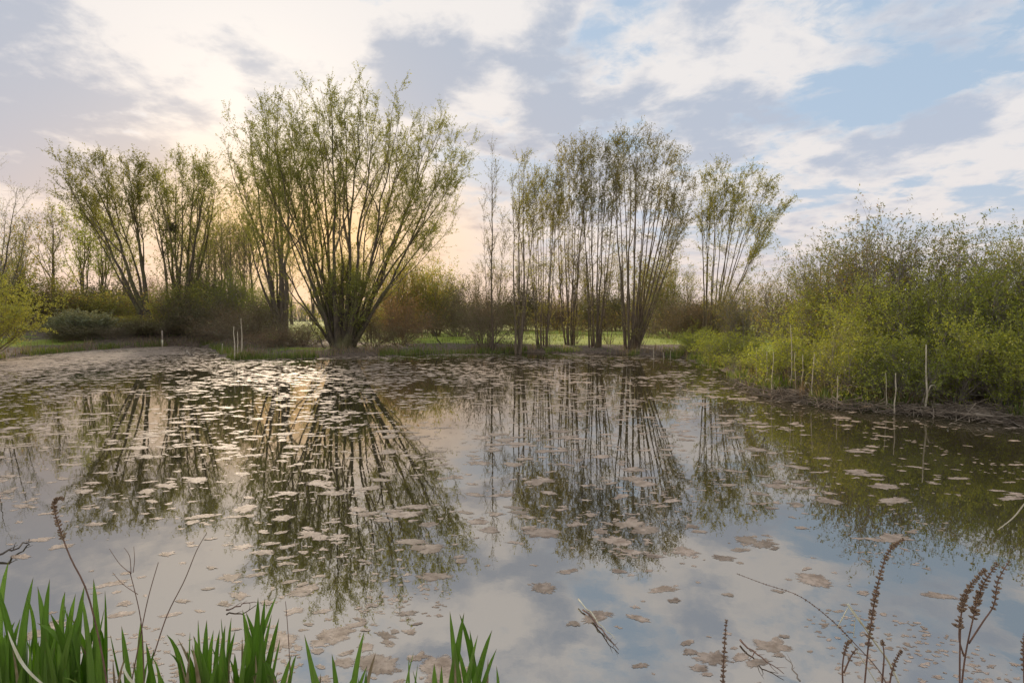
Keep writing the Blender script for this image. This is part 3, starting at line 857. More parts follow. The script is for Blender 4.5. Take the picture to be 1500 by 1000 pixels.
# ------------------------------------------------------------------ grass on the banks and meadow
def blades(x, y, h, w, lean, mat, name, label):
    n = len(x)
    b = np.stack([x, y, ground_z(x, y) - .02], 1)
    a = rng.uniform(0, 2 * PI, n); d = np.stack([np.cos(a), np.sin(a), np.zeros(n)], 1)
    s_ = np.stack([-np.sin(a), np.cos(a), np.zeros(n)], 1) * (w / 2)[:, None]
    l = (h * rng.uniform(0, lean, n))[:, None]
    m_ = b + d * l * .35 + np.array([0, 0, 1]) * (h * .6)[:, None]
    t_ = b + d * l + np.array([0, 0, 1]) * h[:, None]
    V = np.stack([b - s_, b + s_, m_ + s_ * .7, m_ - s_ * .7, t_], 1).reshape(-1, 3)
    i_ = np.arange(n)[:, None] * 5
    me = mesh_of(name, V, [i_ + np.array([[0, 1, 2, 3]]), i_ + np.array([[3, 2, 4]])], M[mat], False, np.tile(rng.random(n), 2))
    return tag(link(name, me), label, kind='stuff')


N = 60000
bx_, by_ = rng.uniform(-42, 30, N), rng.uniform(9, 62, N)
d_ = pond_dist(bx_, by_)
keep = (d_ > .05) & (rng.random(N) < np.clip(.25 + vnoise(bx_, by_, 1.6, 31) * 1.3 - .5, .02, 1)) & (d_ < 22)
bx_, by_, d_ = bx_[keep], by_[keep], d_[keep]
blades(bx_, by_, rng.uniform(.10, .28, len(bx_)), rng.uniform(.02, .05, len(bx_)), .8, 'grass', 'grass', 'short green grass on the bank and the meadow')
# tufts on the water's edge
seg = np.concatenate([POND[i] + (POND[i + 1] - POND[i]) * rng.random((900, 1)) for i in range(3, 34)])
seg = seg + rng.normal(0, .35, seg.shape)
d_ = pond_dist(seg[:, 0], seg[:, 1])
k_ = (d_ > -.12) & (d_ < .9) & (vnoise(seg[:, 0], seg[:, 1], 1.3, 41) > .42)
seg = seg[k_]
blades(seg[:, 0], seg[:, 1], rng.uniform(.12, .42, len(seg)), rng.uniform(.015, .035, len(seg)), .6, 'grass', 'shore_grass', 'tufts of green grass at the edge of the water')
seg2 = np.concatenate([POND[i] + (POND[i + 1] - POND[i]) * rng.random((420, 1)) for i in range(3, 34)])
seg2 = seg2 + rng.normal(0, .8, seg2.shape)
d_ = pond_dist(seg2[:, 0], seg2[:, 1]); k_ = (d_ > .1) & (d_ < 2.5) & (vnoise(seg2[:, 0], seg2[:, 1], 1.7, 44) > .45)
seg2 = seg2[k_]
blades(seg2[:, 0], seg2[:, 1], rng.uniform(.15, .6, len(seg2)), rng.uniform(.012, .03, len(seg2)), 1.4, 'straw', 'dry_grass', 'dry straw-coloured grass stalks on the bank')
# dead twigs littering the right waterline
nb_ = 1700
ii = rng.integers(24, 34, nb_)
c = POND[ii] + (POND[ii + 1] - POND[ii]) * rng.random((nb_, 1)) + rng.normal(0, .21, (nb_, 2))
c3 = np.stack([c[:, 0], c[:, 1], np.maximum(ground_z(c[:, 0], c[:, 1]), 0) + rng.uniform(0, .16, nb_)], 1)
a = rng.uniform(0, 2 * PI, nb_); ln_ = rng.uniform(.15, .9, nb_)[:, None]
dv = np.stack([np.cos(a), np.sin(a), rng.normal(.05, .28, nb_)], 1) * ln_
P = np.stack([c3 - dv / 2, c3 + rng.normal(0, .03, c3.shape), c3 + dv / 2], 1)
P[:, :, 2] = np.maximum(P[:, :, 2], -.02)
V, F = tubes(P, np.array([.011, .009, .004]) * rng.uniform(.35, 1.05, (nb_, 1)), 4)
tag(link('driftwood_litter', mesh_of('driftwood_litter', V, [F], M['drift'])), 'tangle of dead grey twigs washed up along the right waterline', kind='stuff')


# ------------------------------------------------------------------ reed stalks, pole, dead branches
def one_tube(name, pts, radii, mat, sides=7, Kn=None):
    P = np.array(pts, float)[None]; R = np.array(radii, float)[None]
    V, F = tubes(P, R, sides)
    F2 = [F, [list(range(sides))[::-1]], [list(range(len(V) - sides, len(V)))]]
    return mesh_of(name, V, F2, M[mat])


def stalk(px, top, bot, label, group, r=.016, lean=0.0, Y=None, mat='reed', name='reed_stalk', sheath=True):
    b = gp(px, bot + (5 if px > 1000 else 0), .0)
    if Y is not None: b = base_at(px, Y)
    t_ = at(px + lean, top, b[1]) - b
    root = thing(name, label, 'reed', b, group)
    pts = stem_path((0, 0, -.1), t_ + np.array([rng.normal(0, .03), 0, 0]), 7, 0, .06)
    link('stalk', one_tube('stalk', pts, np.linspace(r, r * .45, 7), mat), root)
    if sheath:
        h = np.linalg.norm(t_)
        p0 = pts[2]; s_ = rng.choice([-1, 1])
        q_ = np.array([p0, p0 + [s_ * .05 * h, .01, .12 * h], p0 + [s_ * .11 * h, .02, .13 * h], p0 + [s_ * .15 * h, .02, .04 * h]])
        link('dry_leaf', one_tube('dry_leaf', q_, [r * .7, r * .6, r * .45, r * .1], mat, 4), root)
    return root


gS = 'pale dead reed stalks on the right shore'
for px, top, bot, lean, sh, lab in [
        (1109, 509, 562, 0, 0, 'leftmost pale stalk of the reed row on the right shore'), (1117, 509, 564, 0, 0, 'second pale stalk of the reed row, close to the leftmost'),
        (1125, 515, 568, 0, 0, 'third pale stalk of the reed row, shorter and thinner'), (1133, 515, 577, -1, 1, 'fourth pale stalk of the reed row with a frayed foot'),
        (1158, 476, 574, 0, 0, 'tallest thin stalk of the reed row, rising well above the others'), (1165, 515, 577, 2, 1, 'pale stalk right beside the tallest of the reed row'),
        (1175, 519, 580, 0, 0, 'short pale stalk two places right of the tallest of the row'), (1190, 517, 585, 2, 1, 'last stalk of the reed row, standing apart in the water'),
        (1225, 550, 592, 2, 1, 'short forked pale stalk right of the reed row'), (1300, 546, 598, -1, 0, 'left stalk of the pale pair in mid right bank'),
        (1310, 546, 601, 1, 0, 'right stalk of the pale pair in mid right bank'), (1352, 505, 601, 5, 1, 'tall thick single pale stalk in front of the dark hollow'),
        (1486, 538, 600, 0, 0, 'short pale stalk near the right edge')]:
    stalk(px, top, bot, lab, gS, rng.uniform(.011, .017) if px != 1352 else .024, lean, sheath=bool(sh))
gS2 = 'pale dead reed stalks on the left spit'
for px, top, bot, lean, lab in [(344, 478, 527, -2, 'left stalk of the pale reed group on the left spit'), (348, 486, 526, 0, 'middle short stalk of the pale reed group on the left spit'),
                                (352, 466, 526, 0, 'tallest stalk of the pale reed group on the left spit'), (325, 503, 520, 0, 'short pale stub left of the reed group on the spit')]:
    stalk(px, top, bot, lab, gS2, .035, lean, sheath=False)
gS3 = 'thin dead stalks at the end of the far shore'
for px, top, bot, lab in [(958, 509, 524, 'tallest of three thin stalks standing in the far water under the leaning stems'), (972, 516, 524, 'middle of three thin stalks in the far water'), (982, 513, 524, 'right one of three thin stalks in the far water')]:
    stalk(px, top, bot, lab, gS3, .022, 0, sheath=False)
b = gp(238, 508, 0)
pl = thing('marker_pole', 'whitish wooden pole standing at the edge of the algae on the left', 'pole', b)
link('shaft', one_tube('shaft', [(0, 0, -.2), (0.01, 0, .5), (0, 0, at(238, 484, b[1])[2] - 0)], [.05, .05, .045], 'dead_wood'), pl)
link('painted_band', one_tube('painted_band', [(0.003, 0, .02), (0.01, 0, .5)], [.056, .056], 'pale_blade'), pl)


def branch_thing(name, label, pts, r, mat, twigs=4, tl=.3, group=None):
    pts = [np.asarray(p_, float) for p_ in pts]
    b = pts[0]
    root = thing(name, label, 'branch', b, group)
    t = np.linspace(0, len(pts) - 1, 10)
    P = np.array([pts[min(int(u), len(pts) - 2)] * (1 - (u - min(int(u), len(pts) - 2))) + pts[min(int(u), len(pts) - 2) + 1] * (u - min(int(u), len(pts) - 2)) for u in t]) - b
    P = P + rng.normal(0, r * .8, P.shape)
    R = np.linspace(r, r * .3, 10)
    link('limb', one_tube('limb', P, R, mat, 6), root)
    if twigs:
        T, TR = sprout(P[None], R[None], twigs, .25, .95, tl, (25, 60), .03, 5, r * .6, .16)
        V, F = tubes(T, TR, 4)
        tag(link('side_twigs', mesh_of('side_twigs', V, [F], M[mat]), root), kind='stuff')
    return root


gD = 'dead branches on the right bank'
branch_thing('dead_branch', 'pale forked dead branch rising from the bank beside the tall thick stalk', [gp(1352, 590, .2), at(1368, 525, 12.9), at(1388, 488, 13.2)], .022, 'dead_wood', 6, .55, gD)
branch_thing('dead_branch', 'grey dead branch fan at the right edge above the water', [gp(1488, 590, .25), at(1478, 540, 11.9), at(1448, 512, 12.2)], .022, 'dead_wood', 8, .6, gD)
branch_thing('dead_branch', 'grey branch leaning left over the twig litter near the pale pair', [gp(1330, 588, .2), at(1305, 560, 13), at(1272, 545, 13.4)], .014, 'dead_wood', 4, .35, gD)
branch_thing('dead_branch', 'bleached limb lying along the waterline right of the tall thick stalk', [gp(1366, 590, .2), gp(1400, 598, .12), gp(1436, 602, .05)], .02, 'dead_wood', 3, .3, gD)
branch_thing('dead_branch', 'leaning bleached stalk between the reed row and the forked stalk', [gp(1226, 585, .1), at(1236, 552, 14.2), at(1246, 536, 14.3)], .014, 'dead_wood', 2, .2, gD)
branch_thing('dead_branch', 'low pale branch hooked into the water at the right end of the twig litter', [gp(1430, 606, .2), gp(1470, 612, .1), gp(1506, 628, .0)], .016, 'dead_wood', 4, .35, gD)
branch_thing('fallen_log', 'bleached log lying in the algae near the marker pole', [gp(272, 514, .03), gp(278, 519, .05), gp(284, 522, .04)], .06, 'dead_wood', 0)
branch_thing('dead_branch', 'crooked brown branch standing up beside the clearing', [base_at(645, 37), at(638, 490, 37), at(632, 478, 37)], .05, 'bark_dark', 3, .6, 'branches at the clearing')
branch_thing('dead_branch', 'dark crooked branch poking from the bank left of the great willow', [base_at(475, 32.5), at(464, 490, 32.4), at(450, 470, 32.2)], .045, 'bark_dark', 3, .5, 'branches at the clearing')


# ------------------------------------------------------------------ floating algae
def mat_outline(n, el_, rough):
    th = np.arange(n) / n * 2 * PI
    r = np.ones(n)
    for k_ in range(2, 9 if n < 20 else 22):
        r += rough / k_ ** .74 * rng.normal() * np.cos(k_ * th + rng.uniform(0, 6.28))
    r = np.clip(r, .28, 1.7) * (1 + rng.normal(0, .04, n))
    return np.stack([np.cos(th) * r * el_, np.sin(th) * r], 1)


ELON = [1.05 + .05 * i for i in range(22)]


def mat_mesh(i):
    n = 84
    o2 = mat_outline(n, ELON[i], .20)
    o2 = o2 / np.abs(o2).max()
    zt = .0006 + rng.uniform(0, .0006, n)
    o2 = o2 * 1.22
    V = [np.c_[o2 * .985, zt], np.c_[o2 * .8, .0012 + rng.uniform(0, .0014, n)], np.c_[o2 * .45, .0014 + rng.uniform(0, .002, n)], [[0, 0, .002]]]
    V = np.concatenate(V)
    i0 = np.arange(n); i1 = np.roll(i0, -1)
    Q = np.concatenate([np.stack([i0 + k_ * n, i1 + k_ * n, i1 + k_ * n + n, i0 + k_ * n + n], 1) for k_ in range(2)])
    Tt = np.stack([i0 + 2 * n, i1 + 2 * n, np.full(n, 3 * n)], 1)
    nv = len(V)                            # the rim keeps its own vertices so the edge stays crisp
    V = np.concatenate([V, np.c_[o2 * .985, zt], np.c_[o2, np.full(n, -.008)]])
    Q = np.concatenate([Q, np.stack([i0 + nv + n, i1 + nv + n, i1 + nv, i0 + nv], 1)])
    core = np.concatenate([np.zeros(n), np.full(n, .26), np.full(n, .62), [.8], np.full(2 * n, -.15)]) + 0.0
    return mesh_of('floating_algae', V, [Q, Tt], M['algae'], True, vattr=('core', core))


MATS = [mat_mesh(i) for i in range(22)]


def cover_at(px, py):
    """share of the water covered by algae under a photo pixel"""
    c_ = 0.0
    if py < 560: c_ = .34 if px < 1000 else .16
    elif py < 620: c_ = np.interp(px, [0, 100, 350, 560, 700, 1000, 1130, 1250], [.44, .34, .26, .26, .17, .17, .09, .05])
    elif py < 700: c_ = np.interp(px, [0, 100, 350, 650, 800, 1050, 1150, 1300], [.30, .24, .26, .26, .25, .20, .12, .05])
    elif py < 760: c_ = np.interp(px, [0, 200, 450, 650, 800, 1000, 1200, 1260, 1500], [.16, .16, .28, .24, .17, .16, .12, .12, .05])
    elif py < 820: c_ = np.interp(px, [0, 200, 450, 650, 720, 950, 1100, 1500], [.12, .08, .16, .14, .09, .14, .05, .02])
    elif py < 900: c_ = np.interp(px, [0, 60, 150, 260, 450, 600, 700, 1000, 1200, 1300, 1500], [.2, .12, .05, .16, .20, .09, .03, .06, .05, .06, .05])
    else: c_ = np.interp(px, [0, 260, 450, 540, 640, 800, 920, 1060, 1130, 1250, 1500], [.14, .16, .26, .16, .05, .03, .10, .16, .12, .05, .04])
    # nearly closed cover off the left bank
    e_ = np.interp(px, [0, 120, 250, 330], [575, 560, 540, 525])
    if px < 340 and py < e_: c_ = max(c_, np.interp(py, [e_ - 26, e_], [.95, .5]))
    return c_


cand = []
py = 508.0
while py < 1010:
    stp = np.interp(py, [508, 560, 700, 1000], [4, 8, 20, 40])
    for px in np.arange(-60, 1560, stp * 2.2):
        c0 = cover_at(px, py)
        w_ = gp(px, py)
        k_ = float(vnoise(w_[0], w_[1], .9 + .03 * w_[1], 51) * .6 + vnoise(w_[0], w_[1], 3.0, 52) * .4)
        c_ = c0 * np.clip((k_ - .28) / .22, 0.03, 2.0) if c0 < .45 else c0
        D = w_[1]
        s_ = .078 * np.interp(D, [3, 8, 15, 30], [.5, .85, 1.1, 1.5])          # mean half length
        A_ = (s_ * FPX / D) ** 2 * 1.6 * (EYE / math.hypot(D, EYE))
        c_ *= np.interp(py, [540, 580, 700, 820, 900], [.85, .62, .52, .45, .45])
        n_ = rng.poisson(c_ * stp * stp * 2.2 / max(A_ * 1.45, .2))
        for _ in range(n_):
            p_ = gp(px + rng.uniform(0, stp * 2.2), py + rng.uniform(0, stp))
            cand.append((p_[0], p_[1], min(.16, s_ * float(np.exp(rng.normal(-.18, .6))))))
    py += stp
for px, py, wpx in [(904, 792, 34), (925, 808, 26), (945, 776, 34), (880, 778, 18), (958, 814, 22), (655, 700, 30), (772, 757, 26), (760, 750, 22), (695, 724, 22), (630, 806, 24), (612, 802, 20), (672, 815, 15),
                    (592, 753, 40), (610, 742, 34), (575, 748, 25), (560, 762, 22), (540, 752, 24), (495, 925, 36), (520, 915, 26), (565, 930, 30), (600, 925, 18), (470, 940, 26), (880, 898, 28), (935, 905, 26),
                    (1060, 817, 26), (1085, 805, 22), (1270, 695, 34), (1295, 712, 30), (1310, 733, 40), (1255, 690, 28), (1375, 872, 32), (1265, 868, 16), (1130, 945, 36), (1110, 970, 30), (1085, 962, 26),
                    (305, 862, 14), (268, 880, 18), (250, 900, 22), (350, 872, 28), (330, 885, 20), (60, 790, 26), (90, 800, 20), (30, 815, 24), (420, 800, 22), (440, 870, 26), (395, 796, 20), (880, 540, 10)]:
    p_ = gp(px, py)
    cand.append((p_[0], p_[1], wpx * p_[1] / FPX * .62))
sat = []
for x_, y_, s_ in cand:                    # crumbs broken off the larger pieces
    if s_ > .09 and y_ < 16:
        for _ in range(rng.poisson(2.2)):
            a_ = rng.uniform(0, 2 * PI); r_ = s_ * rng.uniform(1.0, 1.9)
            sat.append((x_ + math.cos(a_) * r_ * 1.3, y_ + math.sin(a_) * r_, s_ * rng.uniform(.12, .4)))
for _ in range(9000):                      # fine flecks everywhere
    p_ = gp(rng.uniform(-40, 1540), 530 + 470 * rng.random() ** 1.6)
    if vnoise(p_[0], p_[1], .8, 61) > (.74 if p_[1] < 7 else .54): sat.append((p_[0], p_[1], rng.uniform(.004, .016) * (1 + p_[1] / 7)))
cand = np.array(cand + sat)
cand = cand[pond_dist(cand[:, 0], cand[:, 1]) < -.05]
pxs = cand[:, 2] * FPX / cand[:, 1] * np.sqrt(EYE / np.hypot(cand[:, 1], EYE))
inview = (np.abs(cand[:, 0] / cand[:, 1]) < .9) & (cand[:, 1] > 3.1)
order = np.argsort(-pxs * inview)
hero, rest = cand[order[:290]], cand[order[290:]]


def where_label(x, y, s_, lon):
    px = 750 + x / y * FPX
    size = 'broad' if s_ > .17 else 'middle-sized' if s_ > .10 else 'small'
    shp = 'long' if lon > 1.75 else 'ragged' if lon > 1.4 else 'compact'
    def pick(tb): return next(t_ for lim, t_ in tb if px < lim)
    if y < 5.2:
        pl_ = 'near water ' + pick([(110, 'behind the lower left iris clump'), (235, 'by the curled seed stalk'), (330, 'by the long slanting brown stem'), (440, 'above the wide iris clump'), (560, 'right of the wide iris clump'),
                                    (700, 'behind the middle iris clump'), (830, 'right of the middle iris clump'), (960, 'round the pale floating twig'), (1100, 'by the short upright seed spike'),
                                    (1230, 'under the arching stalk'), (1360, 'by the tall seed stalk'), (9e9, 'by the group of three seed spikes')])
    elif y < 9:
        pl_ = pick([(110, 'reflected sky at the left edge'), (235, 'reflection of the leaning willow'), (340, 'reflection of the dense upright willow'), (440, 'left edge of the great willow reflection'),
                    (540, 'middle of the great willow reflection'), (640, 'right half of the great willow reflection'), (720, 'reflected sky beside the great willow'), (800, 'reflection of the thin first trees'),
                    (900, 'reflection of the middle clumps'), (1010, 'reflection of the widest clump'), (1150, 'reflection of the leaning stems'), (1300, 'left part of the thicket reflection'), (9e9, 'right part of the thicket reflection')])
    else:
        pl_ = 'far water ' + pick([(150, 'at the left edge'), (330, 'off the algae film'), (480, 'before the left spit'), (600, 'before the great willow'), (720, 'before the clearing'), (850, 'before the first clumps'),
                                   (980, 'before the widest clump'), (1130, 'at the bend of the right shore'), (9e9, 'along the right bank')])
    return f'{size} {shp} tan algae mat in the {pl_}', f'algae mats in the {pl_}'


film_px = [(-160, 575), (-60, 566), (0, 556), (50, 549), (100, 545), (150, 541), (200, 534), (245, 529), (285, 521), (312, 515), (318, 509), (300, 503), (245, 503), (180, 506), (120, 510), (60, 515), (-20, 523), (-120, 535)]
fp = np.array([gp(*p_)[:2] for p_ in film_px])
def poly_dist(poly, x, y):
    global POND
    keep_, POND = POND, poly
    d_ = pond_dist(x, y); POND = keep_
    return d_


gxf = np.arange(fp[:, 0].min() - 1, fp[:, 0].max() + 1, .22); gyf = np.arange(fp[:, 1].min() - 1, fp[:, 1].max() + 1, .30)
XF, YF = np.meshgrid(gxf, gyf)
dF = -poly_dist(fp, XF.ravel(), YF.ravel())
core = np.clip(dF / 3.4, 0, 1) * .36 + (vnoise(XF.ravel(), YF.ravel(), 2.2, 77) - .55) * .34
ix = np.arange(XF.size).reshape(XF.shape)
FF = np.stack([ix[:-1, :-1], ix[:-1, 1:], ix[1:, 1:], ix[1:, :-1]], -1).reshape(-1, 4)
FF = FF[(dF[FF] > -.3).all(1)]
me = mesh_of('algae_film', np.c_[XF.ravel(), YF.ravel(), np.full(XF.size, .0006)], [FF], M['algae_far'], False, vattr=('core', core))
tag(link('algae_film', me), 'closed film of tan algae covering the water off the left bank', kind='stuff')
# slight lifts keep overlapping mats from sharing a plane
for i, (x_, y_, s_) in enumerate(hero):
    ob = link('algae_mat', MATS[i % len(MATS)], None, (x_, y_, .0003 + .000006 * i))
    ob.rotation_euler = (0, 0, rng.uniform(-.6, .6) + (PI if rng.random() < .5 else 0))
    ob.scale = (s_ * 1.25, s_ * 1.05, max(.5, min(1.0, s_ * 4)))
    l_, g_ = where_label(x_, y_, s_, ELON[i % len(MATS)])
    tag(ob, l_, 'algae mat', g_)
# all smaller mats
Vs, Qs, Ts, Cs, o_ = [], [], [], [], 0
for i, (x_, y_, s_) in enumerate(rest):
    n = 22 if y_ < 7 else 14 if y_ < 12 else 10
    o2 = mat_outline(n, rng.uniform(1.0, 2.0), .36) * s_ * .72
    a_ = rng.uniform(-.5, .5); o2 = o2 @ np.array([[math.cos(a_), math.sin(a_)], [-math.sin(a_), math.cos(a_)]]) + [x_, y_]
    zz = .0007 + .0009 * rng.random()
    Vs.append(np.concatenate([np.c_[o2, np.full(n, -.006)], np.c_[o2, np.full(n, zz)], np.c_[o2, np.full(n, zz)], [[x_, y_, zz + .0006]]])); Cs.append(np.r_[np.full(3 * n, .12), .95 if s_ > .03 else 1.2])
    i0 = np.arange(n) + o_; i1 = np.roll(i0, -1)
    Qs.append(np.stack([i0, i1, i1 + n, i0 + n], 1)); Ts.append(np.stack([i0 + 2 * n, i1 + 2 * n, np.full(n, o_ + 3 * n)], 1))
    o_ += 3 * n + 1
me = mesh_of('algae_flakes', np.concatenate(Vs), [np.concatenate(Qs), np.concatenate(Ts)], M['algae'], vattr=('core', np.concatenate(Cs)))
tag(link('algae_flakes', me), 'countless small tan algae flakes floating on the pond', kind='stuff')
print('mats', len(hero), len(rest))


# ------------------------------------------------------------------ foreground: yellow flag leaves
m, q, o = material('iris_leaf')
tcn = q.n('ShaderNodeTexCoord'); at_ = q.n('ShaderNodeAttribute'); at_.attribute_name = 'along'
oi = q.n('ShaderNodeObjectInfo')
mp = q.n('ShaderNodeMapping'); mp.inputs['Scale'].default_value = (160, 160, 1.5)
q.t.links.new(tcn.outputs['Object'], mp.inputs[0])
f = q.noise(mp.outputs[0], 1, 3, .6)
c = q.mix(oi.outputs['Random'], (.15, .255, .028), (.29, .395, .09))
c = q.mix(q.m('MULTIPLY', q.step(f, .4, .7), .55), c, (.19, .30, .055))
c = q.mix(q.step(at_.outputs['Fac'], .965, 1.0), c, (.24, .17, .07))
p = q.n('ShaderNodeBsdfPrincipled'); p.inputs['Roughness'].default_value = .38
q.t.links.new(c, p.inputs['Base Color'])
bp = q.n('ShaderNodeBump'); bp.inputs['Strength'].default_value = .25; bp.inputs['Distance'].default_value = .002
q.t.links.new(f, bp.inputs['Height']); q.t.links.new(bp.outputs[0], p.inputs['Normal'])
t = q.n('ShaderNodeBsdfTranslucent'); q.t.links.new(q.mix(1.0, c, (1.5, 1.7, .8), 'MULTIPLY'), t.inputs[0])
x = q.n('ShaderNodeMixShader'); x.inputs[0].default_value = .42
q.t.links.new(p.outputs[0], x.inputs[1]); q.t.links.new(t.outputs[0], x.inputs[2]); q.t.links.new(x.outputs[0], o.inputs[0])
M['iris'] = m


def blade_mesh(b, tip, w, side, mat='iris', bend=0.06, droop=None, n=14):
    """sword-shaped leaf with a raised midrib; side: direction across the blade"""
    t = np.linspace(0, 1, n)
    L = np.linalg.norm(np.asarray(tip) - b)
    c = (np.asarray(b) + tip) / 2 + np.asarray(side) * bend * L * -1 + np.array([0, 0, .04 * L])
    C = (1 - t)[:, None] ** 2 * b + 2 * (t * (1 - t))[:, None] * c + t[:, None] ** 2 * np.asarray(tip)
    if droop is not None:
        C = C + (np.clip(t - .55, 0, 1)[:, None] ** 2) * np.asarray(droop)
    wt = w * np.minimum(1, .55 + t * 1.1) * np.clip((1 - t) / .42, 0, 1) ** .62
    T = unit(np.gradient(C, axis=0))
    s_ = np.asarray(side, float); s_ = unit(s_ - (T * s_).sum(1, keepdims=True) * T)
    nn = np.cross(T, s_)
    fo = (wt * .16)[:, None] * nn
    rows = [C - s_ * wt[:, None] / 2, C - s_ * wt[:, None] * .22 + fo * .7, C + fo, C + s_ * wt[:, None] * .22 + fo * .7, C + s_ * wt[:, None] / 2]
    V = np.stack(rows, 1).reshape(-1, 3)
    V = np.concatenate([V, V - np.repeat(nn, 5, 0) * .0012])
    k_ = np.arange(n * 5).reshape(n, 5)
    Q = np.stack([k_[:-1, :-1], k_[:-1, 1:], k_[1:, 1:], k_[1:, :-1]], -1).reshape(-1, 4)
    edge = np.concatenate([np.stack([k_[:-1, 0], k_[1:, 0], k_[1:, 0] + n * 5, k_[:-1, 0] + n * 5], 1), np.stack([k_[1:, 4], k_[:-1, 4], k_[:-1, 4] + n * 5, k_[1:, 4] + n * 5], 1)])
    return mesh_of('leaf', V, [Q, Q[:, ::-1] + n * 5, edge], M[mat], True, vattr=('along', np.tile(np.repeat(t, 5), 2)))


def iris(label, cx, Yc, tips, extra, x0, x1, ylo, group='green iris clumps at the near shore', hero_w=.042):
    b0 = at(cx, 900, Yc); b0[2] = max(gz(b0[0], b0[1]), -.12)
    root = thing('iris_plant', label, 'plant', b0, group)
    allt = [(a_, b_, hero_w * rng.uniform(.8, 1.12), Yc + rng.uniform(-.10, .10)) for a_, b_ in tips]
    for _ in range(extra):
        px = rng.uniform(x0, x1)
        allt.append((px, rng.uniform(ylo, 1010), hero_w * rng.uniform(.6, 1.0), Yc + rng.uniform(-.22, .16)))
    for px, py, w, Y_ in allt:
        tip = at(px, py, Y_) - b0
        bx0 = cx + (px - cx) * .5 + rng.uniform(-30, 30)
        b = at(bx0, 900, Yc + rng.uniform(-.12, .12)); b[2] = b0[2] - .03; b = b - b0
        a_ = rng.uniform(-.85, .85)
        side = np.array([math.cos(a_), math.sin(a_), 0])
        dr = None
        if rng.random() < .2: dr = np.array([rng.uniform(-.3, .3), -.2, -.5])
        dead = py > 930 and rng.random() < .16
        link('dead_leaf' if dead else 'leaf', blade_mesh(b, tip, w * (.6 if dead else 1), side, 'straw_leaf' if dead else 'iris', rng.uniform(-.16, .16), dr), root)
    return root


iris('dense clump of sword-shaped iris leaves filling the lower left corner', 20, 2.45, [(13, 820), (12, 874), (21, 871), (-8, 850), (30, 905), (49, 844), (55, 858), (-20, 880), (2, 930), (40, 930)], 34, -30, 70, 890)
iris('tall iris clump second from the lower left corner, under the curled seed stalk', 95, 2.4, [(65, 835), (73, 847), (91, 826), (97, 886), (82, 870), (111, 868), (120, 871), (124, 856), (137, 847), (154, 865), (153, 892), (143, 905), (105, 905)], 40, 55, 162, 880)
iris('loose iris clump with few leaves between the two denser clumps', 205, 2.35, [(162, 930), (178, 916), (207, 904), (240, 919), (226, 950), (190, 965), (214, 940)], 14, 162, 245, 940)
iris('wide dense iris clump, third of the dense ones, left of the frame middle', 340, 2.4, [(268, 887), (270, 913), (294, 913), (303, 907), (318, 904), (330, 915), (339, 904), (355, 892), (360, 895), (378, 874), (388, 875), (406, 870), (409, 904), (421, 915), (283, 930), (398, 900)], 60, 258, 428, 895)
iris('sparse iris clump of separate upright leaves right of the wide dense clump', 490, 2.3, [(446, 929), (486, 956), (534, 922), (551, 953), (453, 960), (538, 974), (520, 985), (470, 985)], 5, 440, 550, 980)
iris('pair of narrow young iris leaves just left of the middle clump', 602, 2.25, [(599, 958), (606, 955), (612, 972)], 2, 594, 612, 975, hero_w=.018)
iris('separate fan-shaped iris clump near the middle of the bottom edge', 680, 2.3, [(659, 894), (673, 898), (680, 896), (688, 922), (700, 929), (721, 922), (661, 929), (636, 970), (647, 974), (715, 963), (727, 962), (692, 950), (670, 945)], 12, 640, 730, 945)

# dry curled blades over the left clumps
gC = 'dry pale leaves among the iris'
for lab, p0, p1, dr in [('pale curled dry leaf bending over the left iris clump', (75, 1010), (20, 915), (-.06, 0, -.05)), ('pale dry leaf leaning across the loose iris clump', (215, 1015), (180, 965), (.02, 0, -.03))]:
    b0 = at(p0[0], p0[1], 2.2)
    ob = link('dry_leaf', blade_mesh(np.zeros(3), at(*p1, 2.2) - b0, .010, np.array([.8, .6, 0]), 'pale_blade', .25, np.array(dr) * 2), None, b0)
    tag(ob, lab, 'leaf', gC)


# ------------------------------------------------------------------ foreground: dead loosestrife and thin stems
def whorl_mesh(big=1.0):
    """ring of little seed capsules round a stem"""
    Vs, Fs, o_ = [], [], 0
    for k_ in range(7):
        a_ = k_ / 7 * 2 * PI + rng.uniform(-.3, .3); e_ = rng.uniform(.15, .8)
        d_ = np.array([math.cos(a_) * math.cos(e_), math.sin(a_) * math.cos(e_), math.sin(e_)])
        l_ = .0125 * big * rng.uniform(.75, 1.25)
        prof = [(0, .0012), (.3, .0032), (.65, .0036), (1.0, .0012)]
        A = unit(np.cross(d_, [.3, .2, 1.0])); B = np.cross(d_, A)
        for q_, r_ in prof:
            th = np.arange(5) / 5 * 2 * PI
            Vs.append(d_ * (.001 + l_ * q_) + r_ * big * (np.cos(th)[:, None] * A + np.sin(th)[:, None] * B))
        i_ = np.arange(20).reshape(4, 5) + o_
        nx_ = np.roll(i_, -1, 1)
        Fs.append(np.stack([i_[:-1], nx_[:-1], nx_[1:], i_[1:]], -1).reshape(-1, 4))
        o_ += 20
    return mesh_of('seed_whorl', np.concatenate(Vs), [np.concatenate(Fs)], M['seed'], False)


WH = [whorl_mesh() for _ in range(5)]


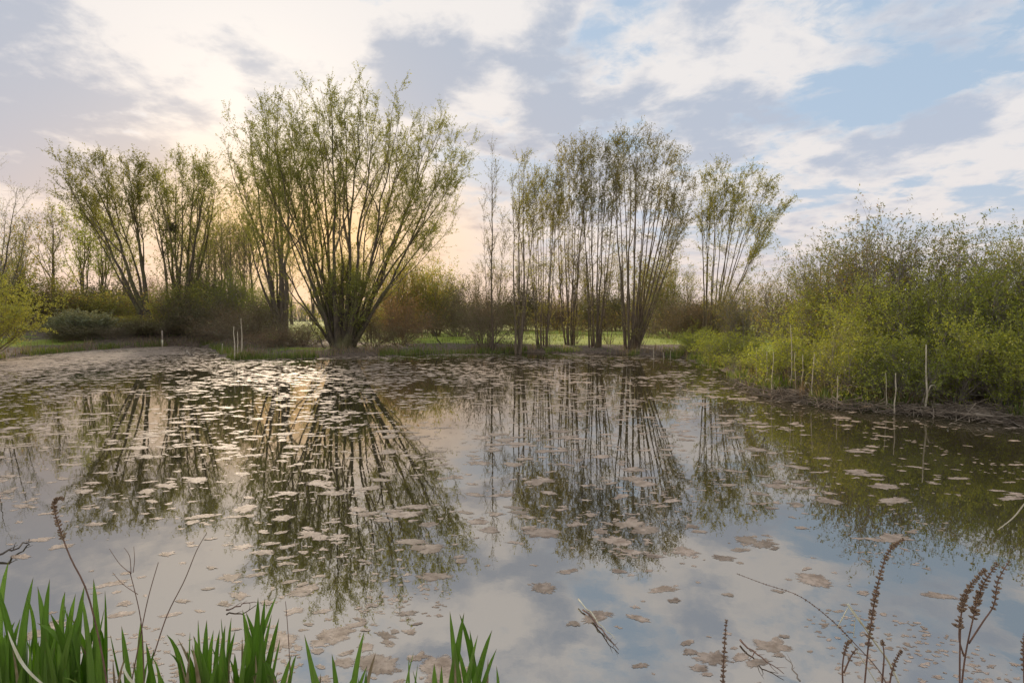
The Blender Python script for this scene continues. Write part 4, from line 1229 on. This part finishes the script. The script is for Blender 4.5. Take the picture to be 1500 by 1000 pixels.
def curve_pts(pxs, Y, Kn=24):
    c_ = np.array([at(a_, b_, Y + (0 if len(r_) == 0 else r_[0])) for a_, b_, *r_ in pxs])
    t = np.linspace(0, len(c_) - 1, Kn)
    P = []
    n = len(c_)
    for u in t:
        i = min(int(u), n - 2); f_ = u - i
        p0, p1, p2, p3 = c_[max(i - 1, 0)], c_[i], c_[i + 1], c_[min(i + 2, n - 1)]
        P.append(.5 * ((2 * p1) + (-p0 + p2) * f_ + (2 * p0 - 5 * p1 + 4 * p2 - p3) * f_ ** 2 + (-p0 + 3 * p1 - 3 * p2 + p3) * f_ ** 3))
    return np.array(P)


def seed_stalk(label, lines, Y, group, r=.0035):
    """lines: (pixel points, first share with seeds, size)"""
    b0 = at(*lines[0][0][0][:2], Y)
    root = thing('seed_stalk', label, 'seed stalk', b0, group)
    for pts, t0, sz in lines:
        P = curve_pts(pts, Y) - b0
        link('stem', one_tube('stem', P, np.linspace(r, r * .45, len(P)), 'stem_red', 6), root)
        if t0 < 1:
            L = np.linalg.norm(np.diff(P, axis=0), axis=1).sum() * (1 - t0)
            n = max(3, int(L / .0165))
            tt = np.linspace(t0, .995, n) + rng.normal(0, .003, n)
            p_, T = sample(P[None], tt[None])
            for j in range(n):
                ob = link('seed_whorl', WH[int(rng.integers(5))], root, p_[0, j])
                ob.rotation_mode = 'QUATERNION'
                ob.rotation_quaternion = Vector(T[0, j]).to_track_quat('Z', 'Y') @ Matrix.Rotation(rng.uniform(0, 6.28), 3, 'Z').to_quaternion()
                k_ = sz * rng.uniform(.8, 1.2) * (1 - .45 * j / n); ob.scale = (k_, k_, k_)
    return root


gK = 'dead brown loosestrife stalks at the near shore'
seed_stalk('curled seed stalk bent over at the tip, rising from the left iris clumps', [([(165, 1060), (150, 960), (128, 868), (104, 818), (88, 776), (79, 742), (84, 730), (93, 730)], .52, 1.0)], 2.2, gK)
seed_stalk('tall straight seed stalk rising beside the bent yellow reed', [([(1262, 1060), (1268, 985), (1275, 920), (1285, 860), (1300, 810), (1322, 790)], .33, 1.25)], 2.2, gK)
seed_stalk('group of three thick seed spikes on one plant near the right edge', [([(1406, 1060), (1406, 960), (1408, 900), (1415, 870), (1428, 850), (1443, 834)], .42, 1.2), ([(1406, 1030), (1414, 960), (1428, 895), (1438, 860), (1460, 826)], .45, 1.35),
           ([(1419, 942), (1440, 910), (1456, 885), (1462, 850), (1478, 822)], .45, 1.1), ([(1412, 960), (1405, 935), (1406, 905)], .75, 1.3)], 2.15, gK)
seed_stalk('short upright seed spike right of the bottom middle', [([(1060, 1050), (1059, 1000), (1061, 950), (1064, 908)], .35, .95)], 2.2, gK)
seed_stalk('low pair of seed spikes under the bent yellow reed', [([(1238, 1050), (1234, 980), (1240, 945), (1247, 938)], .5, .9), ([(1236, 985), (1246, 962), (1254, 950)], .4, .9)], 2.15, gK)
seed_stalk('low seed spike right of the tall straight one', [([(1300, 1040), (1305, 990), (1313, 965), (1320, 953)], .35, .9), ([(1292, 1000), (1295, 960), (1292, 938)], .8, .8)], 2.15, gK)
seed_stalk('seed spike cut off by the right edge', [([(1500, 1040), (1500, 985), (1499, 945), (1503, 925)], .35, .9)], 2.1, gK)
seed_stalk('long thin arching stalk with tiny seeds reaching over the water to the upper left', [([(1310, 1030), (1290, 985), (1250, 940), (1215, 905), (1170, 872), (1120, 855), (1080, 840)], .35, .42)], 2.3, gK, .0022)


def thin_stem(label, lines, Y, r=.0026, mat='stem_red', group='thin dead stems at the near shore'):
    b0 = at(*lines[0][0][:2], Y)
    root = thing('dead_plant', label, 'stem', b0, group)
    for i, pts in enumerate(lines):
        P = curve_pts(pts, Y) - b0
        rr = r if i == 0 else r * .55
        link('stem', one_tube('stem', P, np.linspace(rr, rr * .5, len(P)), mat, 6), root)
    return root


thin_stem('branched thin stem forking at the top between the left iris clumps', [[(212, 1060), (210, 960), (205, 900), (190, 836)], [(190, 838), (175, 825), (160, 803)], [(192, 840), (190, 815), (182, 802)], [(195, 838), (197, 820), (196, 800)], [(202, 870), (180, 855), (165, 838)]], 2.25)
thin_stem('short straight brown stem next to the branched one', [[(183, 1050), (200, 960), (216, 880), (232, 823)]], 2.25)
thin_stem('long straight brown stem slanting right out of the iris', [[(225, 960), (245, 900), (270, 850), (288, 806), (303, 780)]], 2.3)
thin_stem('thin dark stem at the right side of the wide iris clump', [[(428, 1050), (424, 960), (420, 900), (418, 880)]], 2.3, .002)
thin_stem('pale straw stem running down beside the arching stalk', [[(1302, 1030), (1275, 985), (1250, 945), (1236, 930)]], 2.3, .0026, 'pale_blade')
thin_stem('thin straw-coloured stem entering from the right edge over the water', [[(1560, 690), (1510, 728), (1485, 757), (1461, 776)]], 2.6, .004, 'reed')
# bent yellow reed: stem with two dry leaves
b0 = at(1335, 1040, 2.2)
root = thing('bent_reed', 'bent yellowish reed with a folded pale leaf beside the tall seed stalk', 'reed', b0)
P = curve_pts([(1335, 1040), (1305, 975), (1285, 945), (1262, 912), (1242, 884)], 2.2) - b0
link('stem', one_tube('stem', P, np.linspace(.0045, .003, len(P)), 'pale_blade', 6), root)
for a_, b_, w_ in [((1242, 890), (1226, 920), .016), ((1262, 914), (1238, 882), .014), ((1253, 905), (1250, 935), .008)]:
    s_ = at(*a_, 2.2) - b0
    link('dry_leaf', blade_mesh(s_, at(*b_, 2.18) - b0, w_, np.array([.6, .8, 0]), 'pale_blade', .05), root)
# floating twigs
gF = 'twigs floating on the near water'
branch_thing('floating_twig', 'pale floating twig with a dark clump at its end in the near water', [gp(848, 878, .03), gp(875, 908, .03), gp(902, 936, .02)], .006, 'pale_blade', 0, .1, gF)
branch_thing('floating_twig', 'dark knobbly twig lying on the near water beside the pale one', [gp(854, 893, .01), gp(880, 918, .02), gp(906, 950, .015)], .006, 'stem_red', 9, .06, gF)
branch_thing('floating_twig', 'small dark twig in the algae of the near left water', [gp(330, 893, .015), gp(352, 886, .03), gp(378, 880, .015)], .006, 'stem_red', 4, .07, gF)
branch_thing('floating_twig', 'dark gnarled root reaching in from the left edge', [gp(-20, 815, .03), gp(12, 808, .05), gp(34, 795, .03), gp(44, 791, .01)], .011, 'bark_dark', 4, .08, gF)
branch_thing('floating_twig', 'dark twig in the algae right of the short upright seed spike', [gp(1085, 938, .01), gp(1110, 960, .03), gp(1150, 985, .02)], .006, 'stem_red', 5, .08, gF)
branch_thing('floating_twig', 'pale sharp twig sticking out of the algae near the low seed spikes', [gp(1172, 998, .02), gp(1160, 975, .05), gp(1147, 957, .09)], .005, 'dead_wood', 2, .05, gF)
print('tris', sum(sum(len(p_.vertices) - 2 for p_ in []) or len(me_.loops) - 2 * len(me_.polygons) for me_ in bpy.data.meshes))
